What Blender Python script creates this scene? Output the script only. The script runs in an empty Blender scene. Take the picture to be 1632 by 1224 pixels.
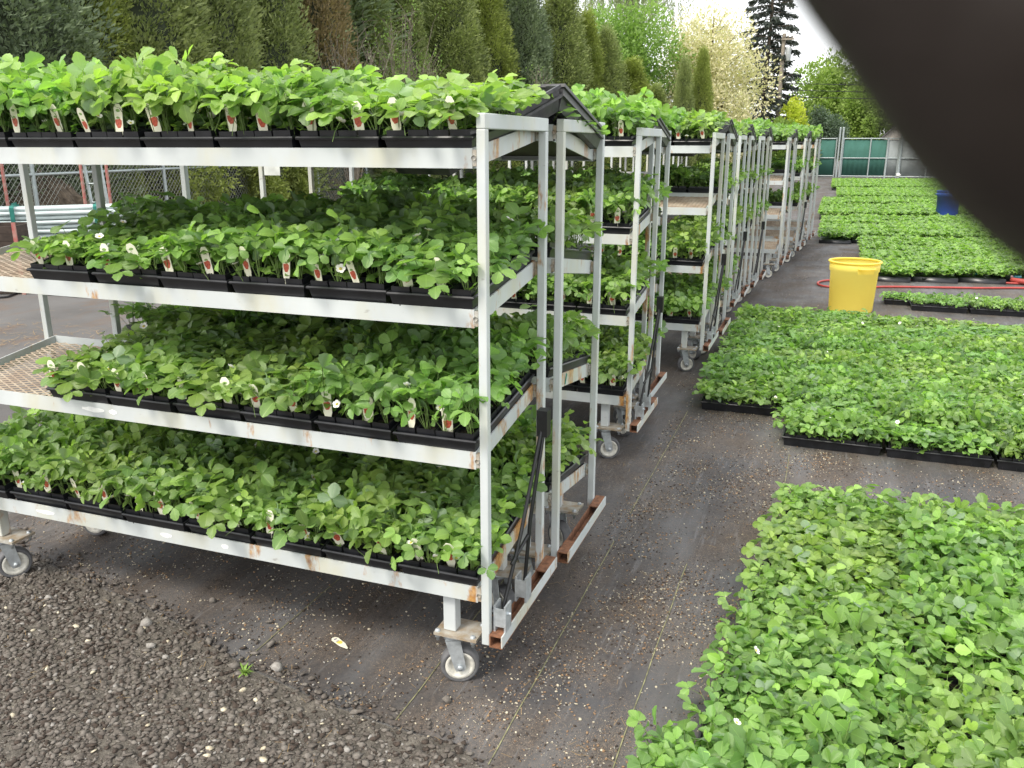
import bpy, math, random
import numpy as np
from mathutils import Matrix, Vector, Euler, Quaternion

random.seed(7); rng = np.random.default_rng(7)
R = math.radians
scene = bpy.context.scene
C = scene.collection

# ------------------------------------------------------------------ camera
CAM = Vector((0.8856, -2.1293, 1.6742)); YAW = 0.35425; PITCH = 0.27505; F = 1355.0
fw = Vector((-math.sin(YAW)*math.cos(PITCH), math.cos(YAW)*math.cos(PITCH), -math.sin(PITCH)))
rt = Vector((math.cos(YAW), math.sin(YAW), 0)); upv = rt.cross(fw)
cam_d = bpy.data.cameras.new("camera"); cam = bpy.data.objects.new("camera", cam_d); C.objects.link(cam)
CAMM = Matrix((rt, upv, -fw)).transposed().to_4x4(); CAMM.translation = CAM
cam.matrix_world = CAMM
cam_d.sensor_width = 36; cam_d.lens = 36*F/1632; cam_d.clip_start = 0.0008; cam_d.clip_end = 500
cam_d.dof.use_dof = True; cam_d.dof.focus_distance = 4.0
cam_d.dof.aperture_fstop = cam_d.lens/(2*0.45)
scene.camera = cam
def at(u, v, depth):
    """a world point seen at photo pixel u, v at a real distance along the view"""
    return CAM + fw*depth + rt*((u-816)/F*depth) - upv*((v-612)/F*depth)
def ground(u, v, z=0.0):
    d = fw + rt*((u-816)/F) - upv*((v-612)/F)
    return CAM + d*((z-CAM.z)/d.z)

# ------------------------------------------------------------------ world and sun
SUN_EL, SUN_AZ = R(52), R(205)      # azimuth measured clockwise from +Y : behind the camera, a little to the left
world = bpy.data.worlds.new("World"); scene.world = world; world.use_nodes = True
nt = world.node_tree; nt.nodes.clear()
wo = nt.nodes.new('ShaderNodeOutputWorld'); bg = nt.nodes.new('ShaderNodeBackground')
sky = nt.nodes.new('ShaderNodeTexSky'); sky.sky_type = 'NISHITA'; sky.sun_disc = False
sky.sun_elevation = SUN_EL; sky.sun_rotation = SUN_AZ; sky.dust_density = 6; sky.air_density = 1.2; sky.ozone_density = 1
hs = nt.nodes.new('ShaderNodeMixRGB'); hs.blend_type = 'MIX'; hs.inputs[0].default_value = 0.8
hs.inputs[2].default_value = (7.8, 7.9, 8.0, 1)      # thin bright cloud layer over the blue
nt.links.new(sky.outputs[0], hs.inputs[1]); nt.links.new(hs.outputs[0], bg.inputs[0])
bg.inputs[1].default_value = 0.15
nt.links.new(bg.outputs[0], wo.inputs[0])
sun_d = bpy.data.lights.new("sun", 'SUN'); sun = bpy.data.objects.new("sun", sun_d); C.objects.link(sun)
sun_d.energy = 1.7; sun_d.angle = R(14); sun_d.color = (1.0, .95, .86)
sdir = Vector((math.sin(SUN_AZ)*math.cos(SUN_EL), math.cos(SUN_AZ)*math.cos(SUN_EL), math.sin(SUN_EL)))
sun.rotation_euler = sdir.to_track_quat('Z', 'Y').to_euler()
scene.view_settings.view_transform = 'Standard'; scene.view_settings.look = 'None'
scene.view_settings.exposure = 0.86; scene.view_settings.gamma = 1
scene.render.engine = 'CYCLES'
scene.cycles.max_bounces = 6; scene.cycles.transmission_bounces = 4; scene.cycles.transparent_max_bounces = 4
scene.cycles.use_denoising = True

# ------------------------------------------------------------------ materials
def new_mat(name):
    m = bpy.data.materials.new(name); m.use_nodes = True
    b = m.node_tree.nodes['Principled BSDF']
    return m, m.node_tree, b
def ramp(t, stops):
    r = t.nodes.new('ShaderNodeValToRGB')
    e = r.color_ramp.elements
    while len(e) < len(stops): e.new(0.5)
    for i, (p, c) in enumerate(stops): e[i].position = p; e[i].color = (*c, 1) if len(c) == 3 else c
    return r
def noise(t, scale, detail=4, coord=None, rough=.55, sc=None):
    n = t.nodes.new('ShaderNodeTexNoise'); n.inputs['Scale'].default_value = scale
    n.inputs['Detail'].default_value = detail; n.inputs['Roughness'].default_value = rough
    if coord is not None:
        if sc:
            mp = t.nodes.new('ShaderNodeMapping'); mp.inputs['Scale'].default_value = sc
            t.links.new(coord, mp.inputs[0]); t.links.new(mp.outputs[0], n.inputs[0])
        else: t.links.new(coord, n.inputs[0])
    return n
def mixc(t, fac, a, b, mode='MIX'):
    m = t.nodes.new('ShaderNodeMixRGB'); m.blend_type = mode
    for i, x in ((0, fac), (1, a), (2, b)):
        if isinstance(x, (int, float)): m.inputs[i].default_value = x
        elif isinstance(x, tuple): m.inputs[i].default_value = (*x, 1)
        else: t.links.new(x, m.inputs[i])
    return m.outputs[0]
def mth(t, op, a, b=None, clamp=False):
    m = t.nodes.new('ShaderNodeMath'); m.operation = op; m.use_clamp = clamp
    for i, x in ((0, a), (1, b)):
        if x is None: continue
        if isinstance(x, (int, float)): m.inputs[i].default_value = x
        else: t.links.new(x, m.inputs[i])
    return m.outputs[0]
def bump(t, b, h, strength=.3, dist=.01):
    bp = t.nodes.new('ShaderNodeBump'); bp.inputs['Strength'].default_value = strength; bp.inputs['Distance'].default_value = dist
    t.links.new(h, bp.inputs['Height']); t.links.new(bp.outputs[0], b.inputs['Normal'])
def objc(t):
    return t.nodes.new('ShaderNodeTexCoord').outputs['Object']
def geop(t):
    return t.nodes.new('ShaderNodeNewGeometry').outputs['Position']

def simple(name, col, rough=.6, metal=0.0, var=.25, scale=14, bumps=0, col2=None, pos=False):
    m, t, b = new_mat(name)
    co = geop(t) if pos else objc(t)
    n = noise(t, scale, 5, co)
    c2 = col2 or tuple(x*(1-var) for x in col)
    r = ramp(t, [(.35, c2), (.65, col)])
    t.links.new(n.outputs[0], r.inputs[0]); t.links.new(r.outputs[0], b.inputs['Base Color'])
    b.inputs['Roughness'].default_value = rough; b.inputs['Metallic'].default_value = metal
    if bumps: bump(t, b, n.outputs[0], bumps, .01)
    return m

def paint_mat():
    m, t, b = new_mat('white_cart_paint')
    co = objc(t); gp = geop(t)
    sep = t.nodes.new('ShaderNodeSeparateXYZ'); t.links.new(co, sep.inputs[0])
    base = ramp(t, [(.3, (.43, .46, .46)), (.7, (.56, .59, .59))])
    n0 = noise(t, 3, 4, gp); t.links.new(n0.outputs[0], base.inputs[0])
    # greenish grime
    n3 = noise(t, 5, 5, gp, sc=(1, 1, .5)); r3 = ramp(t, [(.48, (0, 0, 0)), (.66, (1, 1, 1))]); t.links.new(n3.outputs[0], r3.inputs[0])
    col = mixc(t, mth(t, 'MULTIPLY', r3.outputs[0], .45), base.outputs[0], (.50, .47, .30))
    # rust: patches plus more of it near the welded right and left ends
    nr = noise(t, 9, 8, gp, .7, sc=(1, 1, .35))
    dx = mth(t, 'ABSOLUTE', mth(t, 'ADD', sep.outputs[0], .026))
    near = mth(t, 'SUBTRACT', 1.0, mth(t, 'MULTIPLY', dx, 26.0), True)
    low = mth(t, 'SUBTRACT', 1.0, mth(t, 'MULTIPLY', sep.outputs[2], .8), True)
    v = mth(t, 'ADD', nr.outputs[0], mth(t, 'ADD', mth(t, 'MULTIPLY', near, .13), mth(t, 'MULTIPLY', low, .085)))
    rr = ramp(t, [(.63, (0, 0, 0)), (.69, (.75, .75, .75)), (.74, (1, 1, 1))]); t.links.new(v, rr.inputs[0])
    rc = ramp(t, [(.3, (.24, .085, .02)), (.7, (.52, .30, .10))])
    n4 = noise(t, 60, 4, gp); t.links.new(n4.outputs[0], rc.inputs[0])
    col = mixc(t, rr.outputs[0], col, rc.outputs[0])
    # dark scratches and dirt specks
    n5 = noise(t, 45, 3, gp, sc=(.35, 1, 1)); r5 = ramp(t, [(.70, (0, 0, 0)), (.76, (1, 1, 1))]); t.links.new(n5.outputs[0], r5.inputs[0])
    col = mixc(t, mth(t, 'MULTIPLY', r5.outputs[0], .5), col, (.2, .18, .15))
    t.links.new(col, b.inputs['Base Color'])
    b.inputs['Roughness'].default_value = .45
    bump(t, b, nr.outputs[0], .12, .004)
    return m

def leaf_mat(name, top, top2, under, gloss=.42, trans=.32, tcol=None):
    m, t, b = new_mat(name)
    at_ = t.nodes.new('ShaderNodeAttribute'); at_.attribute_name = 'lc'
    sep = t.nodes.new('ShaderNodeSeparateColor'); t.links.new(at_.outputs['Color'], sep.inputs[0])
    oi = t.nodes.new('ShaderNodeObjectInfo')
    c = mixc(t, sep.outputs[0], top, top2)
    # paler veins from the leaf's own coordinates
    uv = t.nodes.new('ShaderNodeUVMap'); su = t.nodes.new('ShaderNodeSeparateXYZ'); t.links.new(uv.outputs[0], su.inputs[0])
    ax = mth(t, 'ABSOLUTE', mth(t, 'SUBTRACT', su.outputs[0], .5))
    ph = mth(t, 'MULTIPLY', mth(t, 'SUBTRACT', su.outputs[1], ax), 46.0)
    vn = mth(t, 'POWER', mth(t, 'ABSOLUTE', mth(t, 'SINE', ph)), 6.0)
    vein = mth(t, 'MULTIPLY', mth(t, 'SUBTRACT', 1.0, vn), .16)
    mid = mth(t, 'MULTIPLY', mth(t, 'LESS_THAN', ax, .02), .14)
    c = mixc(t, mth(t, 'ADD', mth(t, 'MULTIPLY', vn, .22), mid), c, tuple(min(1, x*1.9+.02) for x in top2))
    hsv = t.nodes.new('ShaderNodeHueSaturation')
    hv = mth(t, 'ADD', .485, mth(t, 'MULTIPLY', oi.outputs['Random'], .028)); t.links.new(hv, hsv.inputs['Hue'])
    vv = mth(t, 'ADD', .72, mth(t, 'MULTIPLY', sep.outputs[1], .62)); t.links.new(vv, hsv.inputs['Value'])
    t.links.new(c, hsv.inputs['Color'])
    g = t.nodes.new('ShaderNodeNewGeometry')
    c2 = mixc(t, g.outputs['Backfacing'], hsv.outputs[0], under)
    t.links.new(c2, b.inputs['Base Color']); b.inputs['Roughness'].default_value = gloss
    b.inputs['Specular IOR Level'].default_value = .5
    bump(t, b, vn, .25, .002)
    tr = t.nodes.new('ShaderNodeBsdfTranslucent')
    tc = mixc(t, 1.0, hsv.outputs[0], tcol or (1.6, 1.9, .7), 'MULTIPLY'); t.links.new(tc, tr.inputs[0])
    mx = t.nodes.new('ShaderNodeMixShader'); mx.inputs[0].default_value = trans
    out = t.nodes['Material Output']
    t.links.new(b.outputs[0], mx.inputs[1]); t.links.new(tr.outputs[0], mx.inputs[2]); t.links.new(mx.outputs[0], out.inputs[0])
    return m

def tree_mat(name, a, b_, trans=.2, rough=.7):
    m, t, b = new_mat(name)
    at_ = t.nodes.new('ShaderNodeAttribute'); at_.attribute_name = 'lc'
    sep = t.nodes.new('ShaderNodeSeparateColor'); t.links.new(at_.outputs['Color'], sep.inputs[0])
    n = noise(t, 1.3, 3, geop(t))
    f = mth(t, 'ADD', mth(t, 'MULTIPLY', sep.outputs[0], .7), mth(t, 'MULTIPLY', n.outputs[0], .4), True)
    c = mixc(t, f, a, b_)
    t.links.new(c, b.inputs['Base Color']); b.inputs['Roughness'].default_value = rough
    tr = t.nodes.new('ShaderNodeBsdfTranslucent'); t.links.new(mixc(t, 1.0, c, (1.3, 1.5, .7), 'MULTIPLY'), tr.inputs[0])
    mx = t.nodes.new('ShaderNodeMixShader'); mx.inputs[0].default_value = trans
    t.links.new(b.outputs[0], mx.inputs[1]); t.links.new(tr.outputs[0], mx.inputs[2])
    t.links.new(mx.outputs[0], t.nodes['Material Output'].inputs[0])
    return m

M = {}
M['paint'] = paint_mat()
M['rust'] = simple('rusted_steel', (.25, .11, .055), .85, 0, .5, 60, .3)
M['rustyplate'] = simple('rusty_zinc_plate', (.46, .45, .41), .55, .25, .5, 30, .2, col2=(.34, .26, .17))
M['zinc'] = simple('zinc_steel', (.56, .60, .62), .38, .45, .35, 30, .05)
M['mesh'] = simple('expanded_steel', (.44, .37, .28), .7, .1, .5, 9, 0, col2=(.27, .20, .14))
M['ply'] = simple('stained_plywood', (.10, .085, .07), .8, 0, .5, 6)
M['tread'] = simple('grey_rubber_tread', (.14, .14, .145), .75, 0, .35, 25, .1)
M['rim'] = simple('cream_rim', (.72, .70, .62), .5, 0, .3, 60)
M['black'] = simple('black_tray_plastic', (.018, .019, .023), .33, 0, .4, 18, .08)
M['blackdusty'] = simple('dusty_black_plastic', (.02, .021, .024), .42, 0, .5, 30, .15, col2=(.055, .055, .055))
M['darkpole'] = simple('black_steel_pole', (.02, .02, .022), .4, .2, .3, 40)
M['soil'] = simple('potting_soil', (.035, .024, .016), .95, 0, .6, 160, .9, col2=(.012, .008, .006))
M['leaf'] = leaf_mat('strawberry_leaf', (.096, .182, .062), (.262, .402, .084), (.22, .31, .18), .32, .36)
M['stem'] = simple('leaf_stem', (.17, .26, .07), .6, 0, .3, 30)
M['petal'] = simple('white_petal', (.82, .82, .76), .7, 0, .08, 60)
M['pollen'] = simple('yellow_pollen', (.62, .52, .10), .8, 0, .3, 300)
M['tag'] = simple('cream_tag_plastic', (.82, .80, .64), .45, 0, .06, 30)
M['tagred'] = simple('tag_berry_print', (.58, .13, .07), .5, 0, .5, 260, col2=(.34, .05, .03))
M['taggreen'] = simple('tag_green_print', (.25, .40, .12), .5, 0, .3, 100)
M['tagpurple'] = simple('tag_purple_print', (.25, .18, .35), .5, 0, .4, 200)
M['tagyellow'] = simple('tag_yellow_print', (.75, .65, .12), .5, 0, .2, 200)

# ------------------------------------------------------------------ mesh builder
class MB:
    def __init__(s): s.v = []; s.f = []; s.m = []; s.sm = []
    def add(s, vs, fs, mi=0, smooth=False):
        o = len(s.v); s.v.extend([tuple(v) for v in vs]); s.f.extend([tuple(i+o for i in f) for f in fs])
        s.m.extend([mi]*len(fs)); s.sm.extend([smooth]*len(fs)); return s
    def box(s, lo, hi, mi=0, mat=None):
        x0, y0, z0 = lo; x1, y1, z1 = hi
        vs = [(x0,y0,z0),(x1,y0,z0),(x1,y1,z0),(x0,y1,z0),(x0,y0,z1),(x1,y0,z1),(x1,y1,z1),(x0,y1,z1)]
        if mat is not None: vs = [mat @ Vector(v) for v in vs]
        return s.add(vs, [(0,3,2,1),(4,5,6,7),(0,1,5,4),(1,2,6,5),(2,3,7,6),(3,0,4,7)], mi)
    def bar(s, p, q, w, h, mi=0, up=(0,0,1)):
        """rectangular bar from p to q: w across, h along up"""
        p = Vector(p); q = Vector(q); d = (q-p).normalized(); u = Vector(up)
        side = d.cross(u)
        if side.length < 1e-4: side = d.cross(Vector((0,1,0)))
        side.normalize(); u = side.cross(d).normalized()
        a = side*(w/2); b = u*(h/2)
        vs = [p-a-b, p+a-b, p+a+b, p-a+b, q-a-b, q+a-b, q+a+b, q-a+b]
        return s.add(vs, [(0,1,2,3),(7,6,5,4),(0,4,5,1),(1,5,6,2),(2,6,7,3),(3,7,4,0)], mi)
    def tube(s, pts, r, n=8, mi=0, caps=True, smooth=True):
        pts = [Vector(p) for p in pts]; rs = r if isinstance(r, (list, tuple)) else [r]*len(pts)
        vs = []; fs = []; prev = None
        for i, p in enumerate(pts):
            d = (pts[min(i+1, len(pts)-1)]-pts[max(i-1, 0)]).normalized()
            if prev is None:
                a = d.cross(Vector((0,0,1)));
                if a.length < .05: a = d.cross(Vector((0,1,0)))
            else: a = prev - d*prev.dot(d)
            a.normalize(); prev = a; b = d.cross(a)
            for k in range(n):
                t = 2*math.pi*k/n; vs.append(p + (a*math.cos(t)+b*math.sin(t))*rs[i])
        for i in range(len(pts)-1):
            for k in range(n):
                fs.append((i*n+k, i*n+(k+1)%n, (i+1)*n+(k+1)%n, (i+1)*n+k))
        s.add(vs, fs, mi, smooth)
        if caps:
            s.add(vs[:n], [tuple(range(n))], mi); s.add(vs[-n:], [tuple(range(n))[::-1]], mi)
        return s
    def lathe(s, prof, n=24, mi=0, mat=None, smooth=True, closed=False):
        vs = []; fs = []
        for (r, z) in prof:
            for k in range(n):
                t = 2*math.pi*k/n; v = Vector((r*math.cos(t), r*math.sin(t), z)); vs.append(mat @ v if mat is not None else v)
        m = len(prof)
        for i in range(m if closed else m-1):
            j = (i+1) % m
            for k in range(n): fs.append((i*n+k, i*n+(k+1)%n, j*n+(k+1)%n, j*n+k))
        return s.add(vs, fs, mi, smooth)
    def build(s, name, mats, parent=None, bevel=0):
        me = bpy.data.meshes.new(name); me.from_pydata(s.v, [], s.f)
        mats = mats if isinstance(mats, (list, tuple)) else [mats]
        for m in mats: me.materials.append(m)
        me.polygons.foreach_set('material_index', s.m); me.polygons.foreach_set('use_smooth', s.sm); me.update()
        o = bpy.data.objects.new(name, me); C.objects.link(o)
        if parent: o.parent = parent
        if bevel:
            bv = o.modifiers.new('bevel', 'BEVEL'); bv.width = bevel; bv.segments = 2; bv.limit_method = 'ANGLE'
        return o

def np_mesh(name, V, Fq, mats, lc=None, uv=None, mi=None, smooth=True, n=4):
    """V (N,3), Fq (K,n) arrays -> mesh; lc (N,3) colours per vertex; uv (N,2) per vertex"""
    me = bpy.data.meshes.new(name)
    nv, nf = len(V), len(Fq)
    me.vertices.add(nv); me.vertices.foreach_set('co', np.asarray(V, dtype=np.float32).ravel())
    me.loops.add(nf*n); me.loops.foreach_set('vertex_index', np.asarray(Fq, dtype=np.int32).ravel())
    me.polygons.add(nf); me.polygons.foreach_set('loop_start', np.arange(nf, dtype=np.int32)*n)
    me.polygons.foreach_set('loop_total', np.full(nf, n, dtype=np.int32))
    if smooth: me.polygons.foreach_set('use_smooth', np.ones(nf, dtype=bool))
    for m in (mats if isinstance(mats, (list, tuple)) else [mats]): me.materials.append(m)
    if mi is not None: me.polygons.foreach_set('material_index', np.asarray(mi, dtype=np.int32))
    me.update(calc_edges=True)
    if lc is not None:
        a = me.color_attributes.new('lc', 'FLOAT_COLOR', 'POINT')
        c = np.ones((nv, 4), dtype=np.float32); c[:, :lc.shape[1]] = lc; a.data.foreach_set('color', c.ravel())
    if uv is not None:
        l = me.uv_layers.new(name='UVMap'); u = np.asarray(uv, dtype=np.float32)[np.asarray(Fq).ravel()]
        l.data.foreach_set('uv', u.ravel())
    return me
def mesh_obj(name, me, parent=None):
    o = bpy.data.objects.new(name, me); C.objects.link(o)
    if parent: o.parent = parent
    return o
def tag(o, label=None, cat=None, group=None, kind=None):
    if label: o['label'] = label
    if cat: o['category'] = cat
    if group: o['group'] = group
    if kind: o['kind'] = kind
    return o
def empty(name, loc=(0,0,0), rot=(0,0,0)):
    o = bpy.data.objects.new(name, None); C.objects.link(o); o.location = loc; o.rotation_euler = rot
    o.empty_display_size = .05
    return o
def copy_tree(o, parent=None):
    c = o.copy(); C.objects.link(c); c.parent = parent
    for ch in list(o.children): copy_tree(ch, c)
    return c

# ------------------------------------------------------------------ leaves
def leaflet_template(rows, half, serr=.0):
    V = []; U = []; Fc = []
    for i, (t, w) in enumerate(zip(rows, half)):
        k = 1 + (serr if i % 2 else -serr)
        w2 = w*k
        for j, x in enumerate((-w2, -w2*.5, 0, w2*.5, w2)) if serr else enumerate((-w2, 0, w2)):
            V.append((x, t, .34*abs(x) - .22*t*t)); U.append((x+.5, t))
    n = 5 if serr else 3
    for i in range(len(rows)-1):
        for j in range(n-1): Fc.append((i*n+j, i*n+j+1, (i+1)*n+j+1, (i+1)*n+j))
    return np.array(V), np.array(Fc), np.array(U)
HI = leaflet_template([0, .12, .26, .40, .54, .68, .80, .91, 1.0], [.03, .17, .30, .39, .43, .42, .35, .24, .08], .085)
MID = leaflet_template([0, .3, .62, .88, 1.0], [.03, .33, .43, .26, .06])
LO = leaflet_template([0, .5, 1.0], [.05, .47, .18])

def rot_from(fwd, up):
    f = fwd/np.linalg.norm(fwd); s = np.cross(f, up); s /= (np.linalg.norm(s)+1e-9); u = np.cross(s, f)
    return np.stack([s, f, u], axis=1)     # columns: local x, y, z

def foliage_mesh(name, w, l, nx, ny, hmin, hmax, leaves, L0, L1, tmpl=HI, seed=0, stems=True, miss=0.0, spill=1.0, z0=.06, hue0=0.):
    r = np.random.default_rng(seed); TV, TF, TU = tmpl
    Vs, Fs, Ls, Us, Ms = [], [], [], [], []; off = 0
    def add(V, Fc, lc, uv, m):
        nonlocal off
        Vs.append(V); Fs.append(Fc+off); Ls.append(np.tile(lc, (len(V), 1))); Us.append(uv); Ms.append(np.full(len(Fc), m)); off += len(V)
    for ix in range(nx):
        for iy in range(ny):
            if r.random() < miss: continue
            c = np.array([-w/2+(ix+.5)*w/nx, -l/2+(iy+.5)*l/ny, z0]) + np.r_[r.normal(0, .006, 2), 0]
            vig = r.uniform(.8, 1.15); hue = hue0+r.uniform(0, .45)
            az0 = r.uniform(0, 6.28)
            for k in range(3 if stems else 0):      # low young leaves round the crown
                a = r.uniform(0, 6.28); d = np.array([math.cos(a), math.sin(a), 0.]); L = r.uniform(.018, .032)
                p = c + d*r.uniform(.008, .034) + np.array([0, 0, r.uniform(.008, .045)])
                if iy in (0, ny-1) and d[1]*(iy-1) > 0: d = d*np.array([1, -1, 1]); p = c + d*.02 + np.array([0, 0, r.uniform(.008, .03)])
                f = d + np.array([0, 0, r.uniform(-.5, .9)]); Rm = rot_from(f, np.array([0, 0, 1.]) + r.normal(0, .5, 3))
                lc = np.array([np.clip(.5+r.uniform(-.2, .5), 0, 1), r.random(), r.random()])
                for q, ang in enumerate((0, 1.2, -1.2)):
                    ca, sa = math.cos(ang), math.sin(ang); Rz = np.array([[ca, -sa, 0], [sa, ca, 0], [0, 0, 1]])
                    add((MID[0]*L) @ Rz.T @ Rm.T + p, MID[1], lc, MID[2], 0)
            for k in range(leaves):
                a = az0 + k*2.4 + r.normal(0, .3)
                inner = k/leaves
                reach = (.018 + .065*(1-inner)*r.uniform(.6, 1.2))*spill
                if iy in (0, ny-1) and d[1]*(iy-1) > 0: reach *= .45
                h = (hmin + (hmax-hmin)*(.25+.75*inner)*r.uniform(.75, 1.12))*vig
                d = np.array([math.cos(a), math.sin(a), 0.])
                top = c + d*reach + np.array([0, 0, h])
                L = r.uniform(L0, L1)*vig*(1.0 if inner < .8 else .8)
                tilt = r.uniform(-.55, .55) - .3*inner - (.5 if r.random() < .12 else 0)
                if r.random() < .05: top = top + np.array([0, 0, r.uniform(.02, .05)])
                f = d*math.cos(tilt) + np.array([0, 0, -math.sin(tilt)])
                up = np.array([0, 0, 1.]) + d*r.uniform(-.15, .55) + r.normal(0, .42, 3)
                Rm = rot_from(f, up)
                lc = np.array([np.clip(hue + r.uniform(-.1, .35) + .35*(inner > .75), 0, 1), r.random(), r.random()])
                fold = r.uniform(.2, 1.5); curl = r.uniform(.3, 1.6)
                for q, ang in enumerate((0, 1.35, -1.35)):
                    ca, sa = math.cos(ang+r.normal(0, .12)), math.sin(ang+r.normal(0, .05))
                    Rz = np.array([[ca, -sa, 0], [sa, ca, 0], [0, 0, 1]])
                    S = L*(1.0 if q == 0 else .9)
                    P = TV.copy()
                    P[:, 2] = np.abs(TV[:, 0])*.34*fold - .24*curl*TV[:, 1]**2
                    P[:, 0] *= (1-.1*fold)
                    rl, pt = r.normal(0, .30), r.normal(-.05, .28)
                    x_, z_ = P[:, 0]*math.cos(rl)-P[:, 2]*math.sin(rl), P[:, 0]*math.sin(rl)+P[:, 2]*math.cos(rl)
                    y_, z_ = P[:, 1]*math.cos(pt)-z_*math.sin(pt), P[:, 1]*math.sin(pt)+z_*math.cos(pt)
                    P = np.stack([x_, y_, z_], 1)*S*r.uniform(.85, 1.12) + np.array([0, .003, 0])
                    P = P @ Rz.T
                    # drooping side leaflets
                    P = P @ Rm.T + top
                    add(P, TF, lc, TU, 0)
                if stems:
                    # bent petiole, three sided
                    b = c + np.array([r.normal(0, .004), r.normal(0, .004), -.005])
                    m = b + (top-b)*.55 + np.array([0, 0, .02]) - d*.006
                    rad = .0013 if tmpl is HI else .0017
                    pts = [b, m, top]; SV = []
                    for p in pts:
                        for j in range(3):
                            t = j*2.094; SV.append(p + np.array([math.cos(t), math.sin(t), 0])*rad)
                    SF = np.array([(i*3+j, i*3+(j+1) % 3, i*3+3+(j+1) % 3, i*3+3+j) for i in range(2) for j in range(3)])
                    add(np.array(SV), SF, lc, np.zeros((9, 2)), 1)
    V = np.concatenate(Vs); Fc = np.concatenate(Fs)
    return np_mesh(name, V, Fc, [M['leaf'], M['stem']], np.concatenate(Ls), np.concatenate(Us), np.concatenate(Ms))

TW, TL, TH = .270, .532, .060       # tray width, length, height
FOL_CART = [foliage_mesh('foliage', TW, TL, 4, 8, .07, .135, 7, .036, .055, HI, s) for s in range(6)]
FOL_TOP = [foliage_mesh('foliage', TW, TL, 4, 8, .075, .145, 7, .040, .060, HI, 80+s, hue0=.14) for s in range(5)]  # top-shelf leaves paler and yellower: stronger daylight up there put into the colour
FOL_GROUND = [foliage_mesh('foliage', TW, TL, 4, 8, .055, .105, 6, .036, .054, HI, 20+s) for s in range(6)]
FOL_GAP = [foliage_mesh('foliage', TW, TL, 4, 8, .055, .105, 5, .036, .054, HI, 35, miss=.3)]
FOL_SPARSE = [foliage_mesh('foliage', TW, TL, 4, 8, .02, .06, 4, .026, .042, MID, 40+s, miss=.12) for s in range(2)]
FOL_FAR = [foliage_mesh('foliage', TW, TL, 4, 8, .07, .135, 6, .042, .060, MID, 60+s) for s in range(4)]

# tray shell with its four by eight pots, and its soil
def tray_mesh():
    b = MB(); w, l, h = TW, TL, TH
    def ring(wx, ly, z): return [(-wx/2, -ly/2, z), (wx/2, -ly/2, z), (wx/2, ly/2, z), (-wx/2, ly/2, z)]
    rings = [ring(w-.03, l-.03, 0), ring(w-.014, l-.014, h-.014), ring(w-.003, l-.003, h-.013), ring(w-.001, l-.001, h-.008), ring(w-.006, l-.006, h-.004), ring(w-.014, l-.014, h-.004), ring(w-.018, l-.018, h-.014)]
    vs = sum(rings, []); fs = [(3, 2, 1, 0)]
    for i in range(len(rings)-1):
        for j in range(4): fs.append((i*4+j, i*4+(j+1) % 4, i*4+4+(j+1) % 4, i*4+4+j))
    b.add(vs, fs)
    # wall ribs
    for i in range(4):
        x = -w/2+.035+i*(w-.07)/3
        for s in (-1, 1): b.box((x-.002, s*(l/2-.0125)-.0015, .004), (x+.002, s*(l/2-.0125)+.0015, h-.014))
    for i in range(8):
        y = -l/2+.035+i*(l-.07)/7
        for s in (-1, 1): b.box((s*(w/2-.0125)-.0015, y-.002, .004), (s*(w/2-.0125)+.0015, y+.002, h-.014))
    # pots: square rims standing a little proud
    cw, cl = (w-.02)/4, (l-.02)/8; t = .0022
    for i in range(4):
        for j in range(8):
            cx = -w/2+.01+(i+.5)*cw; cy = -l/2+.01+(j+.5)*cl; z0 = .02; z1 = h+.011+random.uniform(-.002, .002)
            a = cw/2-.0025; c = cl/2-.0025; dx = random.uniform(-.001, .001)
            cx += dx
            b.box((cx-a, cy-c, z0), (cx+a, cy-c+t, z1)); b.box((cx-a, cy+c-t, z0), (cx+a, cy+c, z1))
            b.box((cx-a, cy-c+t, z0), (cx-a+t, cy+c-t, z1)); b.box((cx+a-t, cy-c+t, z0), (cx+a, cy+c-t, z1))
    return b
tb = tray_mesh(); tray_me = bpy.data.meshes.new('tray_shell'); tray_me.from_pydata(tb.v, [], tb.f); tray_me.materials.append(M['black']); tray_me.update()
def empty_tray_mesh():
    b = MB(); w, l, h = TW, TL, .078
    def ring(wx, ly, z): return [(-wx/2, -ly/2, z), (wx/2, -ly/2, z), (wx/2, ly/2, z), (-wx/2, ly/2, z)]
    rings = [ring(w-.04, l-.04, .002), ring(w-.034, l-.034, 0), ring(w-.018, l-.018, h-.040), ring(w+.002, l+.002, h-.038), ring(w+.002, l+.002, h-.030), ring(w-.012, l-.012, h-.028), ring(w-.010, l-.010, h-.012), ring(w+.003, l+.003, h-.010), ring(w+.003, l+.003, h), ring(w-.014, l-.014, h), ring(w-.036, l-.036, .006)]
    vs = sum(rings, []); fs = [(3, 2, 1, 0)]
    for i in range(len(rings)-1):
        for j in range(4): fs.append((i*4+j, i*4+(j+1) % 4, i*4+4+(j+1) % 4, i*4+4+j))
    fs.append(tuple((len(rings)-1)*4+i for i in range(4)))
    return b.add(vs, fs)
def soil_mesh():
    nx, ny = 20, 40; V = []; Fc = []
    for j in range(ny+1):
        for i in range(nx+1):
            V.append((-TW/2+.016+(TW-.032)*i/nx, -TL/2+.016+(TL-.032)*j/ny, TH-.004+random.uniform(-.006, .005)))
    for j in range(ny):
        for i in range(nx): a = j*(nx+1)+i; Fc.append((a, a+1, a+nx+2, a+nx+1))
    me = bpy.data.meshes.new('soil'); me.from_pydata(V, [], Fc); me.materials.append(M['soil']); me.update(); return me
soil_me = soil_mesh()

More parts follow.
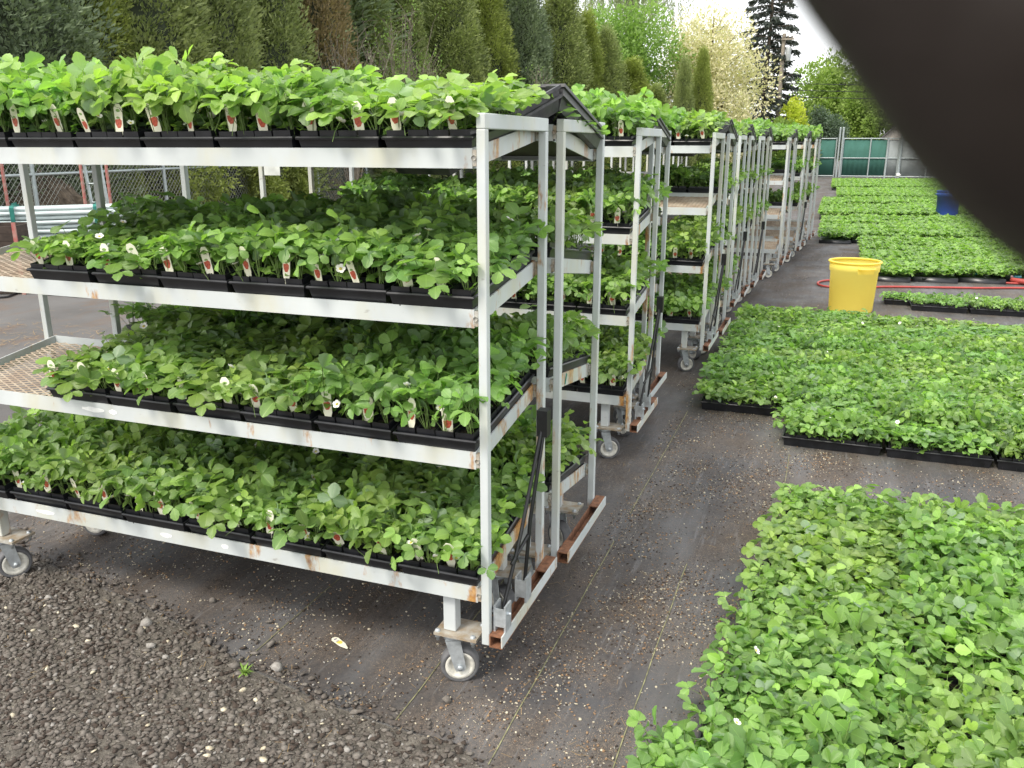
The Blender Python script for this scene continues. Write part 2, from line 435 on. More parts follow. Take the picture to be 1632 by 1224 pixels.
def flower_mesh(open_=1.0):
    b = MB()
    for k in range(5):
        a = k*2*math.pi/5; ca, sa = math.cos(a), math.sin(a); vs = []
        for (rr, ww, z) in ((.002, .002, 0), (.006, .0055, .0015), (.0105, .006, .003), (.0135, .003, .0045)):
            for s in (-1, 0, 1): vs.append((rr*ca-s*ww*sa, rr*sa+s*ww*ca, z*open_+abs(s)*.001))
        b.add(vs, [(i*3+j, i*3+j+1, i*3+4+j, i*3+3+j) for i in range(3) for j in range(2)], 0, True)
    b.lathe([(0, .0045), (.003, .004), (.0045, .002), (.0045, .0005)], 8, 1)
    b.tube([(0, 0, 0), (.003, 0, -.03), (0, .004, -.06)], .0009, 4, 2)
    me = bpy.data.meshes.new('flower'); me.from_pydata(b.v, [], b.f)
    for m in ('petal', 'pollen', 'stem'): me.materials.append(M[m])
    me.polygons.foreach_set('material_index', b.m); me.polygons.foreach_set('use_smooth', b.sm); me.update(); return me
flower_me = flower_mesh()
def tag_mesh(red='tagred', second='taggreen'):
    b = MB(); t = .0007
    # rounded-shoulder stake: point at the bottom, blunt head; faces -Y
    prof = [(-.002, -.045), (-.0095, -.012), (-.0105, .038), (-.0075, .044), (-.0045, .049), (.0045, .049), (.0075, .044), (.0105, .038), (.0095, -.012), (.002, -.045)]
    n = len(prof)
    vs = [(x, -t, z) for x, z in prof]+[(x, t, z) for x, z in prof]
    fs = [tuple(range(n)), tuple(range(2*n-1, n-1, -1))]+[(i, i+n, (i+1) % n+n, (i+1) % n) for i in range(n)]
    b.add(vs, fs, 0)
    # printed picture and leaf mark, a real layer just proud of the plastic
    bp = [(-.003, -.006), (.0035, -.005), (.0075, .004), (.0078, .012), (.003, .0165), (0, .0145), (-.0078, .013), (-.0072, .003)]
    for s, y in ((-1, -t-.0004), (1, t+.0004)):
        b.add([(x, y, z) for x, z in bp], [tuple(range(8)) if s < 0 else tuple(range(7, -1, -1))], 1)
        lf = [(-.006, .0165), (-.001, .015), (.005, .0175), (.002, .020), (-.003, .0205)]
        b.add([(x, y, z) for x, z in lf], [tuple(range(5)) if s < 0 else tuple(range(4, -1, -1))], 2)
        gp = [(.0055*math.cos(k*.785), .034+.0035*math.sin(k*.785)) for k in range(8)]
        b.add([(x, y, z) for x, z in gp], [tuple(range(8)) if s < 0 else tuple(range(7, -1, -1))], 2)
    me = bpy.data.meshes.new('plant_tag'); me.from_pydata(b.v, [], b.f)
    for m in ('tag', red, second): me.materials.append(M[m])
    me.polygons.foreach_set('material_index', b.m); me.update(); return me
tag_me = tag_mesh()

TRAY_COUNT = 0
def place_tray(label, group, loc, rot, fol, tags=0, flowers=0, soil=True, front=-1, rs=None):
    """one nursery tray with its soil, foliage, tags and flowers as children"""
    global TRAY_COUNT; TRAY_COUNT += 1
    r = rs or random
    t = empty('strawberry_tray', loc, rot); tag(t, label, 'plant tray', group)
    mesh_obj('tray_shell', tray_me, t)
    if soil: mesh_obj('soil', soil_me, t)
    f = mesh_obj('foliage', r.choice(fol), t)
    if r.random() < .5: f.rotation_euler.z = math.pi
    f.scale = (1, 1, r.uniform(.8, 1.2))
    xs = [-.085+r.uniform(-.02, .02), .05+r.uniform(-.03, .03)]
    for k in range(tags):
        o = mesh_obj('plant_tag', tag_me, t); o.location = (xs[k % 2], -TL/2+.020+r.uniform(-.004, .006), TH+.020+r.uniform(-.004, .012))
        s = r.uniform(1.2, 1.35); o.scale = (s*1.2, 1, s); o.location.z += .008; o.location.y += .002
        o.rotation_euler = (r.uniform(-.15, .25), r.choice((r.uniform(-.10, .10), r.uniform(-.3, .15))), r.uniform(-.4, .4))
    for k in range(flowers):
        o = mesh_obj('flower', flower_me, t)
        if r.random() < .7: o.location = (r.uniform(-.12, .12), -TL/2+r.uniform(0, .07), TH+r.uniform(.03, .075))
        else: o.location = (r.uniform(-.12, .12), r.uniform(-.25, .25), TH+r.uniform(.09, .14))
        o.rotation_euler = (r.uniform(.1, 1.0), r.uniform(-.5, .5), r.uniform(0, 6)); s = r.uniform(.8, 1.15); o.scale = (s, s, s)
    return t

# ------------------------------------------------------------------ setting: ground
def ground_mats():
    # compacted dirt and asphalt of the yard
    m, t, b = new_mat('yard_asphalt'); p = geop(t)
    n1 = noise(t, .6, 6, p); r1 = ramp(t, [(.35, (.085, .080, .076)), (.65, (.14, .135, .13))]); t.links.new(n1.outputs[0], r1.inputs[0])
    n2 = noise(t, 2.2, 9, p, .7, sc=(1, .35, 1)); r2 = ramp(t, [(.52, (0, 0, 0)), (.68, (1, 1, 1))]); t.links.new(n2.outputs[0], r2.inputs[0])
    n3 = noise(t, 90, 3, p); r3 = ramp(t, [(.45, (.10, .05, .022)), (.7, (.30, .17, .08))]); t.links.new(n3.outputs[0], r3.inputs[0])
    c = mixc(t, mth(t, 'MULTIPLY', r2.outputs[0], .6), r1.outputs[0], r3.outputs[0])
    n4 = noise(t, 200, 2, p); c = mixc(t, .35, c, n4.outputs[0], 'OVERLAY')
    t.links.new(c, b.inputs['Base Color']); b.inputs['Roughness'].default_value = .9; bump(t, b, n4.outputs[0], .5, .01); M['yard'] = m
    # gravel bed soil
    m, t, b = new_mat('gravel_soil'); p = geop(t)
    n1 = noise(t, 30, 8, p, .7); r1 = ramp(t, [(.3, (.045, .039, .031)), (.5, (.115, .101, .083)), (.7, (.23, .205, .17))]); t.links.new(n1.outputs[0], r1.inputs[0])
    t.links.new(r1.outputs[0], b.inputs['Base Color']); b.inputs['Roughness'].default_value = .95; bump(t, b, n1.outputs[0], 1, .02); M['gravelsoil'] = m
    # black woven ground cloth with soil and dust lying on it
    m, t, b = new_mat('ground_cloth'); p = geop(t)
    wv = t.nodes.new('ShaderNodeTexChecker'); wv.inputs['Scale'].default_value = 420; t.links.new(p, wv.inputs[0])
    wv.inputs[1].default_value = (.036, .036, .040, 1); wv.inputs[2].default_value = (.052, .052, .056, 1)
    n1 = noise(t, 1.6, 8, p, .62); r1 = ramp(t, [(.38, (.15, .15, .15)), (.56, (1, 1, 1))]); t.links.new(n1.outputs[0], r1.inputs[0])
    n2 = noise(t, 75, 9, p, .75); r2 = ramp(t, [(.35, (.034, .028, .024)), (.6, (.105, .083, .066)), (.8, (.20, .165, .13))]); t.links.new(n2.outputs[0], r2.inputs[0])
    c = mixc(t, mth(t, 'MULTIPLY', r1.outputs[0], .85), wv.outputs[0], r2.outputs[0])
    n5 = noise(t, 1.1, 5, p, .6, sc=(2.5, .5, 1)); r5 = ramp(t, [(.45, (0, 0, 0)), (.65, (1, 1, 1))]); t.links.new(n5.outputs[0], r5.inputs[0])
    c = mixc(t, mth(t, 'MULTIPLY', r5.outputs[0], .6), c, (.135, .137, .142))
    nt_ = noise(t, 9, 7, p, .7, sc=(3.5, .35, 1)); rt2 = ramp(t, [(.56, (0, 0, 0)), (.66, (1, 1, 1))]); t.links.new(nt_.outputs[0], rt2.inputs[0])
    c = mixc(t, mth(t, 'MULTIPLY', rt2.outputs[0], .4), c, (.19, .19, .195))
    n8 = noise(t, 330, 2, p, .5); r8 = ramp(t, [(.60, (0, 0, 0)), (.66, (1, 1, 1))]); t.links.new(n8.outputs[0], r8.inputs[0])
    n9 = noise(t, 3.5, 6, p, .6); r9 = ramp(t, [(.42, (0, 0, 0)), (.6, (1, 1, 1))]); t.links.new(n9.outputs[0], r9.inputs[0])
    c = mixc(t, mth(t, 'MULTIPLY', mth(t, 'MULTIPLY', r8.outputs[0], r9.outputs[0]), .95), c, (.30, .22, .15))
    t.links.new(c, b.inputs['Base Color'])
    rr = ramp(t, [(0, (.55, .55, .55)), (1, (.95, .95, .95))]); t.links.new(r1.outputs[0], rr.inputs[0]); t.links.new(rr.outputs[0], b.inputs['Roughness'])
    n6 = noise(t, 4, 6, p, .6); bump(t, b, mth(t, 'ADD', mth(t, 'MULTIPLY', n6.outputs[0], .8), mth(t, 'MULTIPLY', n2.outputs[0], .3)), .35, .02); M['cloth'] = m
    m = simple('pale_dirt', (.30, .24, .18), .95, 0, .4, 3, .3, pos=True); M['dirt'] = m
ground_mats()
g = MB(); g.add([(-160, -60, 0), (160, -60, 0), (160, 240, 0), (-160, 240, 0)], [(0, 1, 2, 3)]); tag(g.build('ground', M['yard']), kind='structure')

def sheet(name, pts, z, mat, kind='structure'):
    b = MB(); b.add([(x, y, z) for x, y in pts], [tuple(range(len(pts)))]); return tag(b.build(name, mat), kind=kind)
EDGE = [(-9, .35), (-2.6, .33), (-1.7, .13), (-1.2, .02), (-.79, -.12), (-.45, -.19), (-.2, -.22), (.02, -.23), (.16, -.33), (.28, -.52), (.4, -1.2), (.62, -6)]
cl = [(x, y) for x, y in EDGE if x > -2.7]
sheet('ground_cloth', [(-2.6, 46), (-2.6, .33)] + [p for p in cl[1:]] + [(9, -6), (9, 46)], .004, M['cloth'])
sheet('gravel_bed', [(-3.4, 1.0), (-6, -1), (-6, -6), (.63, -6), (.41, -1.2), (.29, -.53), (.17, -.34), (.03, -.24), (-.2, -.235), (-.45, -.205), (-.79, -.135), (-1.2, .005), (-1.7, .115), (-2.62, .32)], .008, M['gravelsoil'])
# strip of pale dirt at the foot of the boundary fence
pA = ground(-260, 476); pB = ground(100, 466); pC = ground(190, 459); pD = ground(480, 410)
sheet('dirt_verge', [(pA.x, pA.y), (pB.x, pB.y), (pC.x, pC.y), (pD.x, pD.y), (pD.x-6, pD.y+5), (pA.x-8, pA.y+6)], .004, M['dirt'])
# sewn marker threads in the ground cloth
M['thread'] = simple('marker_thread', (.30, .29, .15), .8, 0, .6, 30)
def thread(x, y0, y1):
    b = MB(); n = 24; vs = []
    for i in range(n+1):
        y = y0+(y1-y0)*i/n; dx = .0012*math.sin(i*.9+x*9)
        vs += [(x+dx-.0017, y, .0072), (x+dx+.0017, y, .0072)]
    b.add(vs, [(i*2, i*2+1, i*2+3, i*2+2) for i in range(n)]); o = b.build('marker_line', M['thread'])
    tag(o, kind='structure')
for x, y0, y1 in ((.13, -.28, 1.2), (.46, -.5, 1.1), (-.20, -.2, .9), (-.82, -.1, .7), (.79, -.3, 2.6), (.13, 1.5, 3.2)): thread(x, y0, y1)

# ---- loose matter: gravel stones and crumbs
def rock_cloud(name, pts, smin, smax, mats, seed, zbase=.006, weights=None, flat=.6, embed=.25):
    r = np.random.default_rng(seed)
    ico = np.array([(0,0,1),(.894,0,.447),(.276,.851,.447),(-.724,.526,.447),(-.724,-.526,.447),(.276,-.851,.447),(.724,.526,-.447),(-.276,.851,-.447),(-.894,0,-.447),(-.276,-.851,-.447),(.724,-.526,-.447),(0,0,-1)])
    tri = np.array([(0,1,2),(0,2,3),(0,3,4),(0,4,5),(0,5,1),(1,6,2),(2,7,3),(3,8,4),(4,9,5),(5,10,1),(6,7,2),(7,8,3),(8,9,4),(9,10,5),(10,6,1),(6,11,7),(7,11,8),(8,11,9),(9,11,10),(10,11,6)])
    n = len(pts); s = smin*(smax/smin)**(r.random(n)**2.0)
    V = np.tile(ico, (n, 1, 1))*(1+r.normal(0, .27, (n, 12, 1)))*(1+r.normal(0, .12, (n, 12, 3)))
    V *= np.stack([r.uniform(.7, 1.3, n), r.uniform(.6, 1.1, n), r.uniform(.35, 1.0, n)*flat*1.4], 1)[:, None, :]
    a = r.uniform(0, 6.28, n); ca, sa = np.cos(a), np.sin(a)
    tl = r.normal(0, .35, n)
    y, z = V[:, :, 1].copy(), V[:, :, 2].copy(); V[:, :, 1] = y*np.cos(tl)[:, None]-z*np.sin(tl)[:, None]; V[:, :, 2] = y*np.sin(tl)[:, None]+z*np.cos(tl)[:, None]
    x, y = V[:, :, 0].copy(), V[:, :, 1].copy(); V[:, :, 0] = x*ca[:, None]-y*sa[:, None]; V[:, :, 1] = x*sa[:, None]+y*ca[:, None]
    V *= (s/2)[:, None, None]
    V[:, :, 0] += pts[:, 0][:, None]; V[:, :, 1] += pts[:, 1][:, None]; V[:, :, 2] += (zbase+s*flat*.5*(1-embed))[:, None] + (pts[:, 2][:, None] if pts.shape[1] > 2 else 0)
    Fc = (tri[None]+np.arange(n)[:, None, None]*12).reshape(-1, 3)
    mi = np.repeat(r.choice(len(mats), n, p=weights), 20)
    me = np_mesh(name, V.reshape(-1, 3), Fc, mats, mi=mi, smooth=False, n=3)
    return mesh_obj(name, me)
for nm, c, c2 in (('st1', (.128, .110, .093), (.075, .063, .053)), ('st2', (.185, .165, .143), (.12, .105, .09)), ('st3', (.32, .305, .28), (.22, .2, .18)), ('st4', (.60, .55, .42), (.4, .34, .24)), ('st5', (.07, .05, .038), (.03, .022, .016)), ('st6', (.34, .22, .12), (.2, .12, .07))):
    M[nm] = simple({'st1': 'dark_stone', 'st2': 'grey_stone', 'st3': 'pale_stone', 'st4': 'perlite', 'st5': 'bark_crumb', 'st6': 'tan_bark_flake'}[nm], c, .9, 0, .4, 90, .3, col2=c2, pos=True)
def edge_y(x):
    xs = [e[0] for e in EDGE[:11]]; ys = [e[1] for e in EDGE[:11]]; return np.interp(x, xs, ys)
r_ = np.random.default_rng(3)
P = np.stack([r_.uniform(-3.2, .62, 105000), r_.uniform(-.95, .5, 105000)], 1)
d = edge_y(P[:, 0]) - P[:, 1] + r_.normal(0, .03, len(P))
dens = np.clip(.30+d*3.4, .0, 1)*np.clip(1.0+d*7, .05, 1)*np.where(np.sin(P[:, 0]*9)*np.sin(P[:, 1]*23+P[:, 0]*4) > -.6, 1, .45)*np.where(P[:, 0] < .12, 1, .5)
P = P[(d > -.16) & (r_.random(len(P)) < dens)]
tag(rock_cloud('gravel', P, .005, .027, [M['st1'], M['st2'], M['st3'], M['st4'], M['st5']], 1, .007, [.47, .27, .03, .01, .22], .45), kind='stuff')
# stray crumbs, bark and perlite over the ground cloth
def crumbs():
    L = []
    for n, x0, x1, y0, y1 in ((22000, -2.5, .7, -.2, 1.0), (22000, .05, 1.0, -.3, 3.4), (9000, .5, 2.2, 1.7, 2.7), (4000, .3, 1.3, 6.5, 13)):
        L.append(np.stack([r_.uniform(x0, x1, n), r_.uniform(y0, y1, n)], 1))
    for cx, cy, sx, sy, n in ((.18, 1.55, .06, .35, 1100), (.28, 2.1, .1, .3, 900), (1.15, 2.5, .3, .07, 500), (.35, .75, .1, .3, 800), (-.3, -.14, .2, .05, 300), (.1, 3.9, .1, .2, 300), (-1.1, .12, .3, .1, 500)):
        L.append(np.stack([r_.normal(cx, sx, n), r_.normal(cy, sy, n)], 1))
    P = np.concatenate(L)
    cl = np.sin(P[:, 0]*7+1.3)*np.sin(P[:, 1]*5.1+.7)+np.sin(P[:, 0]*17-P[:, 1]*13)*.5
    keep = (P[:, 1] > edge_y(P[:, 0])+.01) & (r_.random(len(P)) < np.clip(.5+.45*cl, .08, 1))
    return P[keep]
tag(rock_cloud('crumbs', crumbs(), .0028, .011, [M['st4'], M['st5'], M['st3'], M['st2'], M['st6']], 2, .004, [.20, .34, .08, .12, .26], .5), kind='stuff')
# straw and needles
def straw():
    V = []; Fc = []
    for k in range(1300):
        if k < 900: x, y = r_.uniform(-2.4, 1.0), r_.uniform(-.5, 2.5)
        else: x, y = r_.normal(-6.0, .8), r_.normal(3.4, .35)
        a = r_.uniform(0, 3.14); l = r_.uniform(.006, .02); w = .0006 if k < 900 else .002; l *= 1 if k < 900 else 2.5
        z = .009+r_.uniform(0, .006)
        c, s = math.cos(a), math.sin(a); o = len(V)
        V += [(x-c*l-s*w, y-s*l+c*w, z), (x-c*l+s*w, y-s*l-c*w, z), (x+c*l+s*w, y+s*l-c*w, z+.003), (x+c*l-s*w, y+s*l+c*w, z+.003)]
        Fc.append((o, o+1, o+2, o+3))
    me = bpy.data.meshes.new('straw'); me.from_pydata(V, [], Fc); me.materials.append(simple('dry_straw', (.38, .25, .11), .9, 0, .5, 5, pos=True)); me.update()
    return mesh_obj('straw', me)
tag(straw(), kind='stuff')
# a few larger loose stones lying on the cloth, each its own thing
for i, (u, v, s, lab) in enumerate(((433, 1032, .035, 'grey angular stone on the black cloth beside the thread line'), (338, 962, .032, 'grey stone behind the pebbles under the front cart'),
        (235, 1000, .045, 'largest pale grey stone of the cluster at the gravel edge'), (225, 1012, .034, 'grey stone leaning in the cluster at the gravel edge'), (242, 1036, .03, 'flat pale stone in front of the stone cluster'),
        (333, 1024, .026, 'small grey stone alone on soil behind the weed'), (442, 1072, .04, 'pale stone right of the green weed'), (375, 1067, .03, 'grey stone just behind the green weed'),
        (79, 958, .03, 'pale stone at the left edge of the gravel'), (713, 1122, .035, 'flat dark stone in front of the front caster'), (430, 995, .026, 'round grey stone under the front cart, beside bark crumbs'))):
    p = ground(u, v); o = rock_cloud('stone', np.array([[0., 0.]]), s, s*1.01, [M['st3'] if 'pale' in lab else M['st2']], 50+i, 0, None, .75, .1)
    o.location = (p.x, p.y, .004); tag(o, lab, 'stone', 'loose stones on the cloth')

# ------------------------------------------------------------------ carts
W0, D = 2.222, .534
ZT, ZC = 1.752, .189
SH = [1.664, 1.234, .8146, .3806]          # front rail tops
TILT = .072
def shelf_z(s, y, flip):                   # rail top height at depth y
    return s + (TILT*(1-y/D) if flip else TILT*y/D)
def expanded_mesh_me(W):
    V = []; Fc = []; sx, sy = .056, .0255; t = .0016; w = .0023
    x0, x1 = -W+.055, -.035; y0, y1 = .035, D-.035
    ny = int((y1-y0)/sy); nx = int((x1-x0)/sx)
    def seg(a, b):
        ax, ay = a; bx, by = b; dx, dy = bx-ax, by-ay; l = math.hypot(dx, dy); px, py = -dy/l*w, dx/l*w; o = len(V)
        V.extend([(ax+px, ay+py, t), (ax-px, ay-py, t*.1), (bx-px, by-py, t*.1), (bx+px, by+py, t), (ax-px, ay-py, -t), (bx-px, by-py, -t)])
        Fc.append((o, o+1, o+2, o+3)); Fc.append((o+1, o+4, o+5, o+2))
    for j in range(ny+1):
        y = y0+j*sy
        for i in range(nx):
            x = x0+i*sx
            seg((x, y), (x+sx/2, y+sy/2)); seg((x+sx/2, y+sy/2), (x+sx, y))
            seg((x, y+sy), (x+sx/2, y+sy/2)); seg((x+sx/2, y+sy/2), (x+sx, y+sy))
    me = bpy.data.meshes.new('mesh_deck'); me.from_pydata(V, [], Fc); me.materials.append(M['mesh']); me.update(); return me
deck_of = {}

def wheel_mats(): return Matrix.Rotation(math.pi/2, 4, 'Y')
def make_cart(name, flip, W):
    if W not in deck_of: deck_of[W] = expanded_mesh_me(W)
    deck_me = deck_of[W]
    t = empty(name)
    P = M['paint']
    # end frames: two posts, top bar, one welded piece each
    for xr in (0, -W):
        b = MB(); x0, x1 = (-.002, .024) if xr == 0 else (-W, -W+.026)
        b.box((x0, 0, ZC), (x1, .026, ZT-.04)); b.box((x0, D-.026, ZC), (x1, D, ZT-.04))
        b.box((x0-.0, 0, ZT-.04), (x1, D, ZT))
        b.build('end_frame', P, t, .003)
    # bottom channel on the right end, open on top
    ch = MB(); a0, a1 = .0255, .068; z0, z1 = ZC-.0, ZC+.042
    ch.box((a0, -.005, z0), (a1, D+.02, z0+.004), 1)
    ch.box((a1-.004, -.005, z0+.004), (a1, D+.02, z1), 0); ch.box((a0, -.005, z0+.004), (a0+.004, D+.02, z1-.004), 1)
    ch.box((a0, -.005, z1-.004), (a1-.004, .10, z1), 1); ch.box((a0, D-.1, z1-.004), (a1-.004, D+.02, z1), 1)
    ch.build('channel', [P, M['rust']], t)
    for k, s in enumerate(SH):
        # shelf tray: four angle rails, then its deck and corner brackets as sub-parts
        b = MB(); fz = shelf_z(s, 0, flip); bz = shelf_z(s, D, flip); hh = .052; xl, xr = -W+.040, -.015
        b.box((xl, .004, fz-hh), (xr, .009, fz)); b.box((xl, .009, fz-hh), (xr, .034, fz-hh+.005))
        b.box((xl, D-.009, bz-hh), (xr, D-.004, bz)); b.box((xl, D-.034, bz-hh), (xr, D-.009, bz-hh+.005))
        for x in (xl, xr-.005):
            b.add([(x, .009, fz-hh), (x+.005, .009, fz-hh), (x+.005, D-.009, bz-hh), (x, D-.009, bz-hh), (x, .009, fz), (x+.005, .009, fz), (x+.005, D-.009, bz), (x, D-.009, bz)],
                  [(0,3,2,1),(4,5,6,7),(0,1,5,4),(1,2,6,5),(2,3,7,6),(3,0,4,7)])
        for i in range(1, 5):         # cross bearers under the deck
            x = -W + W*i/5
            b.add([(x-.012, .035, fz-hh+.002), (x+.012, .035, fz-hh+.002), (x+.012, D-.035, bz-hh+.002), (x-.012, D-.035, bz-hh+.002), (x-.012, .035, fz-hh+.014), (x+.012, .035, fz-hh+.014), (x+.012, D-.035, bz-hh+.014), (x-.012, D-.035, bz-hh+.014)],
                  [(0,3,2,1),(4,5,6,7),(0,1,5,4),(1,2,6,5),(2,3,7,6),(3,0,4,7)])
        sh = b.build('shelf', P, t)
        dk = mesh_obj('mesh_deck', deck_me, sh) if k else None
        z_f = fz-hh+.017
        if k == 0:
            pb = MB(); pb.add([(xl+.006, .011, z_f), (xr-.006, .011, z_f), (xr-.006, D-.011, bz-hh+.017), (xl+.006, D-.011, bz-hh+.017), (xl+.006, .011, z_f+.005), (xr-.006, .011, z_f+.005), (xr-.006, D-.011, bz-hh+.022), (xl+.006, D-.011, bz-hh+.022)],
                  [(0,3,2,1),(4,5,6,7),(0,1,5,4),(1,2,6,5),(2,3,7,6),(3,0,4,7)])
            dk = pb.build('deck_board', M['ply'], sh)
        else:
            dk.location = (0, 0, z_f+.012); dk.rotation_euler.x = math.atan2(bz-fz, D)
        for x in (xr+.0015, xl-.0125):
            for y, z in ((.002, fz), (D-.02, bz)):
                bb = MB(); bb.box((x, y, z-.046), (x+.011, y+.018, z-.004)); bb.lathe([(0, -.004), (.006, -.004), (.007, 0), (.007, .004)], 8, 0, Matrix.Translation((x+.005, y-.001, z-.025)) @ Matrix.Rotation(math.pi/2, 4, 'X'))
                bb.build('bracket', M['rustyplate'], sh)
    # caster legs and casters
    s4f, s4b = shelf_z(SH[3], 0, flip)-.052, shelf_z(SH[3], D, flip)-.052
    k = 0
    for x in (-.125, -W+.155):
        for y, zt in ((.055, s4f), (D-.055, s4b)):
            b = MB(); b.box((x-.021, y-.021, ZC+.002), (x+.021, y+.021, zt+ .0)); b.build('caster_leg', P, t, .003)
            c = MB()
            c.box((x-.045, y-.045, ZC-.008), (x+.10, y+.06, ZC+.0015), 1)
            for bx, by in ((x-.036, y-.034), (x+.085, y-.034), (x+.085, y+.045), (x-.036, y+.045)):
                c.lathe([(0, .010), (.006, .009), (.009, .005), (.009, -.018), (.005, -.02), (.005, -.03), (0, -.03)], 8, 0, Matrix.Translation((bx, by, ZC)))
            # swivel head and fork
            c.lathe([(0, -.012), (.03, -.012), (.034, -.02), (.03, -.03), (0, -.03)], 16, 0, Matrix.Translation((x, y, ZC)))
            th = R((25, -35, 60, 10)[k % 4]); k += 1
            rot = Matrix.Translation((x, y, 0)) @ Matrix.Rotation(th, 4, 'Z')
            off = .022
            for s in (-1, 1):
                yy = s*.028
                vs = [(-.024, yy-.0015, ZC-.028), (.024, yy-.0015, ZC-.028), (off+.019, yy-.0015, .062), (off+.012, yy-.0015, .048), (off-.012, yy-.0015, .048), (off-.019, yy-.0015, .062)]
                vs += [(a, b_+.003, c_) for a, b_, c_ in vs]
                c.add([rot @ Vector(v) for v in vs], [(5,4,3,2,1,0), (6,7,8,9,10,11)]+[(i, (i+1) % 6, (i+1) % 6+6, i+6) for i in range(6)])
            c.box((-.024, -.0295, ZC-.031), (.024, .0295, ZC-.027), 0, rot)
            ax = rot @ Matrix.Translation((off, 0, .0625)) @ Matrix.Rotation(math.pi/2, 4, 'X')
            c.lathe([(0, -.038), (.009, -.038), (.010, -.031), (.004, -.030), (.004, .030), (.010, .031), (.009, .038), (0, .038)], 10, 0, ax)
            co = c.build('caster', [M['zinc'], M['rustyplate']], t)
            w = MB(); w.lathe([(.047, -.020), (.056, -.023), (.0605, -.020), (.0625, -.012), (.0625, .012), (.0605, .020), (.056, .023), (.047, .020)], 28, 0, ax, closed=True)
            w.build('tyre', M['tread'], co)
            w = MB(); w.lathe([(.012, -.017), (.030, -.010), (.036, -.018), (.0475, -.0225), (.0475, .0225), (.036, .018), (.030, .010), (.012, .017)], 28, 0, ax, closed=True)
            w.build('rim', M['rim'], co)
    return t
cartA = make_cart('nursery_cart', False, W0); cartB = make_cart('nursery_cart', True, W0); cartS = make_cart('nursery_cart', True, 1.965)
def tow_bar(x, y, parent, lean=.16, h=.62):
    """black folding tow handle with its zinc hinge block"""
    b = MB()
    zc = ZC+.05
    b.tube([(x+.012, y+.02, zc+.02), (x+.03, y+.12+lean*.2, zc+h*.4), (x+.05, y+lean+.14, zc+h*.92)], .0065, 8, 0)
    b.tube([(x+.025, y+.20, zc+.03), (x+.042, y+.21, zc+h*.45), (x+.055, y+lean+.15, zc+h*.92)], .0065, 8, 0)
    b.tube([(x+.022, y+.09, zc+h*.28), (x+.036, y+.205, zc+h*.36)], .006, 8, 0)
    b.box((x+.035, y+lean+.125, zc+h*.86), (x+.07, y+lean+.165, zc+h*1.0), 0)
    for yy in (y-.01, y+.18): b.box((x-.0, yy, ZC+.042), (x+.006, yy+.05, ZC+.13), 1); b.box((x+.034, yy, ZC+.042), (x+.040, yy+.05, ZC+.13), 1); b.box((x+.006, yy+.0, ZC+.06), (x+.034, yy+.006, ZC+.12), 1)
    b.tube([(x-.01, y+.01, ZC+.1), (x+.05, y+.01, ZC+.1)], .005, 8, 1)
    return b.build('tow_bar', [M['darkpole'], M['zinc']], parent)

ORD = ['front', 'second', 'third', 'fourth', 'fifth', 'sixth', 'seventh', 'eighth', 'ninth', 'tenth', 'eleventh', 'twelfth', 'thirteenth', 'fourteenth', 'fifteenth', 'last']
# x, y of the right front corner, tilted-away?, top, second, third, bottom : trays counted from the right as (first, last+1)
CARTS = [
    (.0, .0, 0, (0, 8), (0, 6), (0, 6), (0, 8)),
    (.03, .60, 1, (0, 7), (0, 7), (0, 7), (0, 7)),
    (-.045, 2.14, 0, (0, 8), (0, 6), (0, 5), (0, 4)),
    (-.10, 2.735, 1, (0, 8), (0, 3), (0, 3), (0, 3)),
    (.055, 4.16, 0, (0, 8), (2, 6), (0, 3), (0, 2)),
    (.085, 4.75, 1, (0, 8), (0, 2), (0, 2), (0, 2)),
    (.035, 6.06, 0, (0, 6), (0, 2), (0, 2), (0, 1)),
    (.07, 6.65, 1, (0, 6), (0, 1), (0, 1), (0, 0)),
    (.11, 7.28, 0, (0, 4), (0, 1), (0, 1), (0, 0)),
    (.15, 7.88, 1, (0, 5), (0, 1), (0, 1), (0, 0)),
    (.29, 9.25, 0, (0, 5), (2, 4), (2, 4), (2, 3)),
    (.34, 9.86, 1, (0, 5), (0, 2), (0, 2), (0, 0)),
    (.43, 10.9, 0, (0, 4), (0, 2), (0, 1), (0, 0)),
    (.47, 11.5, 1, (0, 4), (0, 1), (0, 1), (0, 0)),
    (.54, 12.5, 0, (0, 3), (0, 1), (0, 1), (0, 0)),
    (.58, 13.1, 1, (0, 4), (0, 2), (0, 1), (0, 0)),
]
SHN = ['top shelf', 'second shelf', 'third shelf', 'bottom shelf']
PLN = ['rightmost', 'second from the right', 'third from the right', 'fourth from the right', 'fifth from the right', 'sixth from the right', 'seventh from the right', 'leftmost']
cart_lab = {0: 'nearest white steel plant cart with rusty joints and a tow bar', 1: 'white steel cart standing close behind the nearest cart, backs together', 2: 'white steel cart on grey caster facing the first gap in the row',
            3: 'white steel cart back to back with the third cart', 4: 'white steel cart with an empty rusty right end on its second shelf', 5: 'white steel cart back to back with the fifth cart'}
used = {0: False, 1: False}
rt_ = random.Random(11)
for ci, (cx, cy, flip, *rows) in enumerate(CARTS):
    proto = cartB if flip else cartA
    if ci == 1: c = cartS
    elif not used[flip]: c = proto; used[flip] = True
    else: c = copy_tree(proto)
    c.location = (cx, cy, 0)
    tag(c, cart_lab.get(ci, 'white steel plant cart, %s in the row from the camera' % ORD[ci]), 'plant cart', 'plant carts standing in a long row')
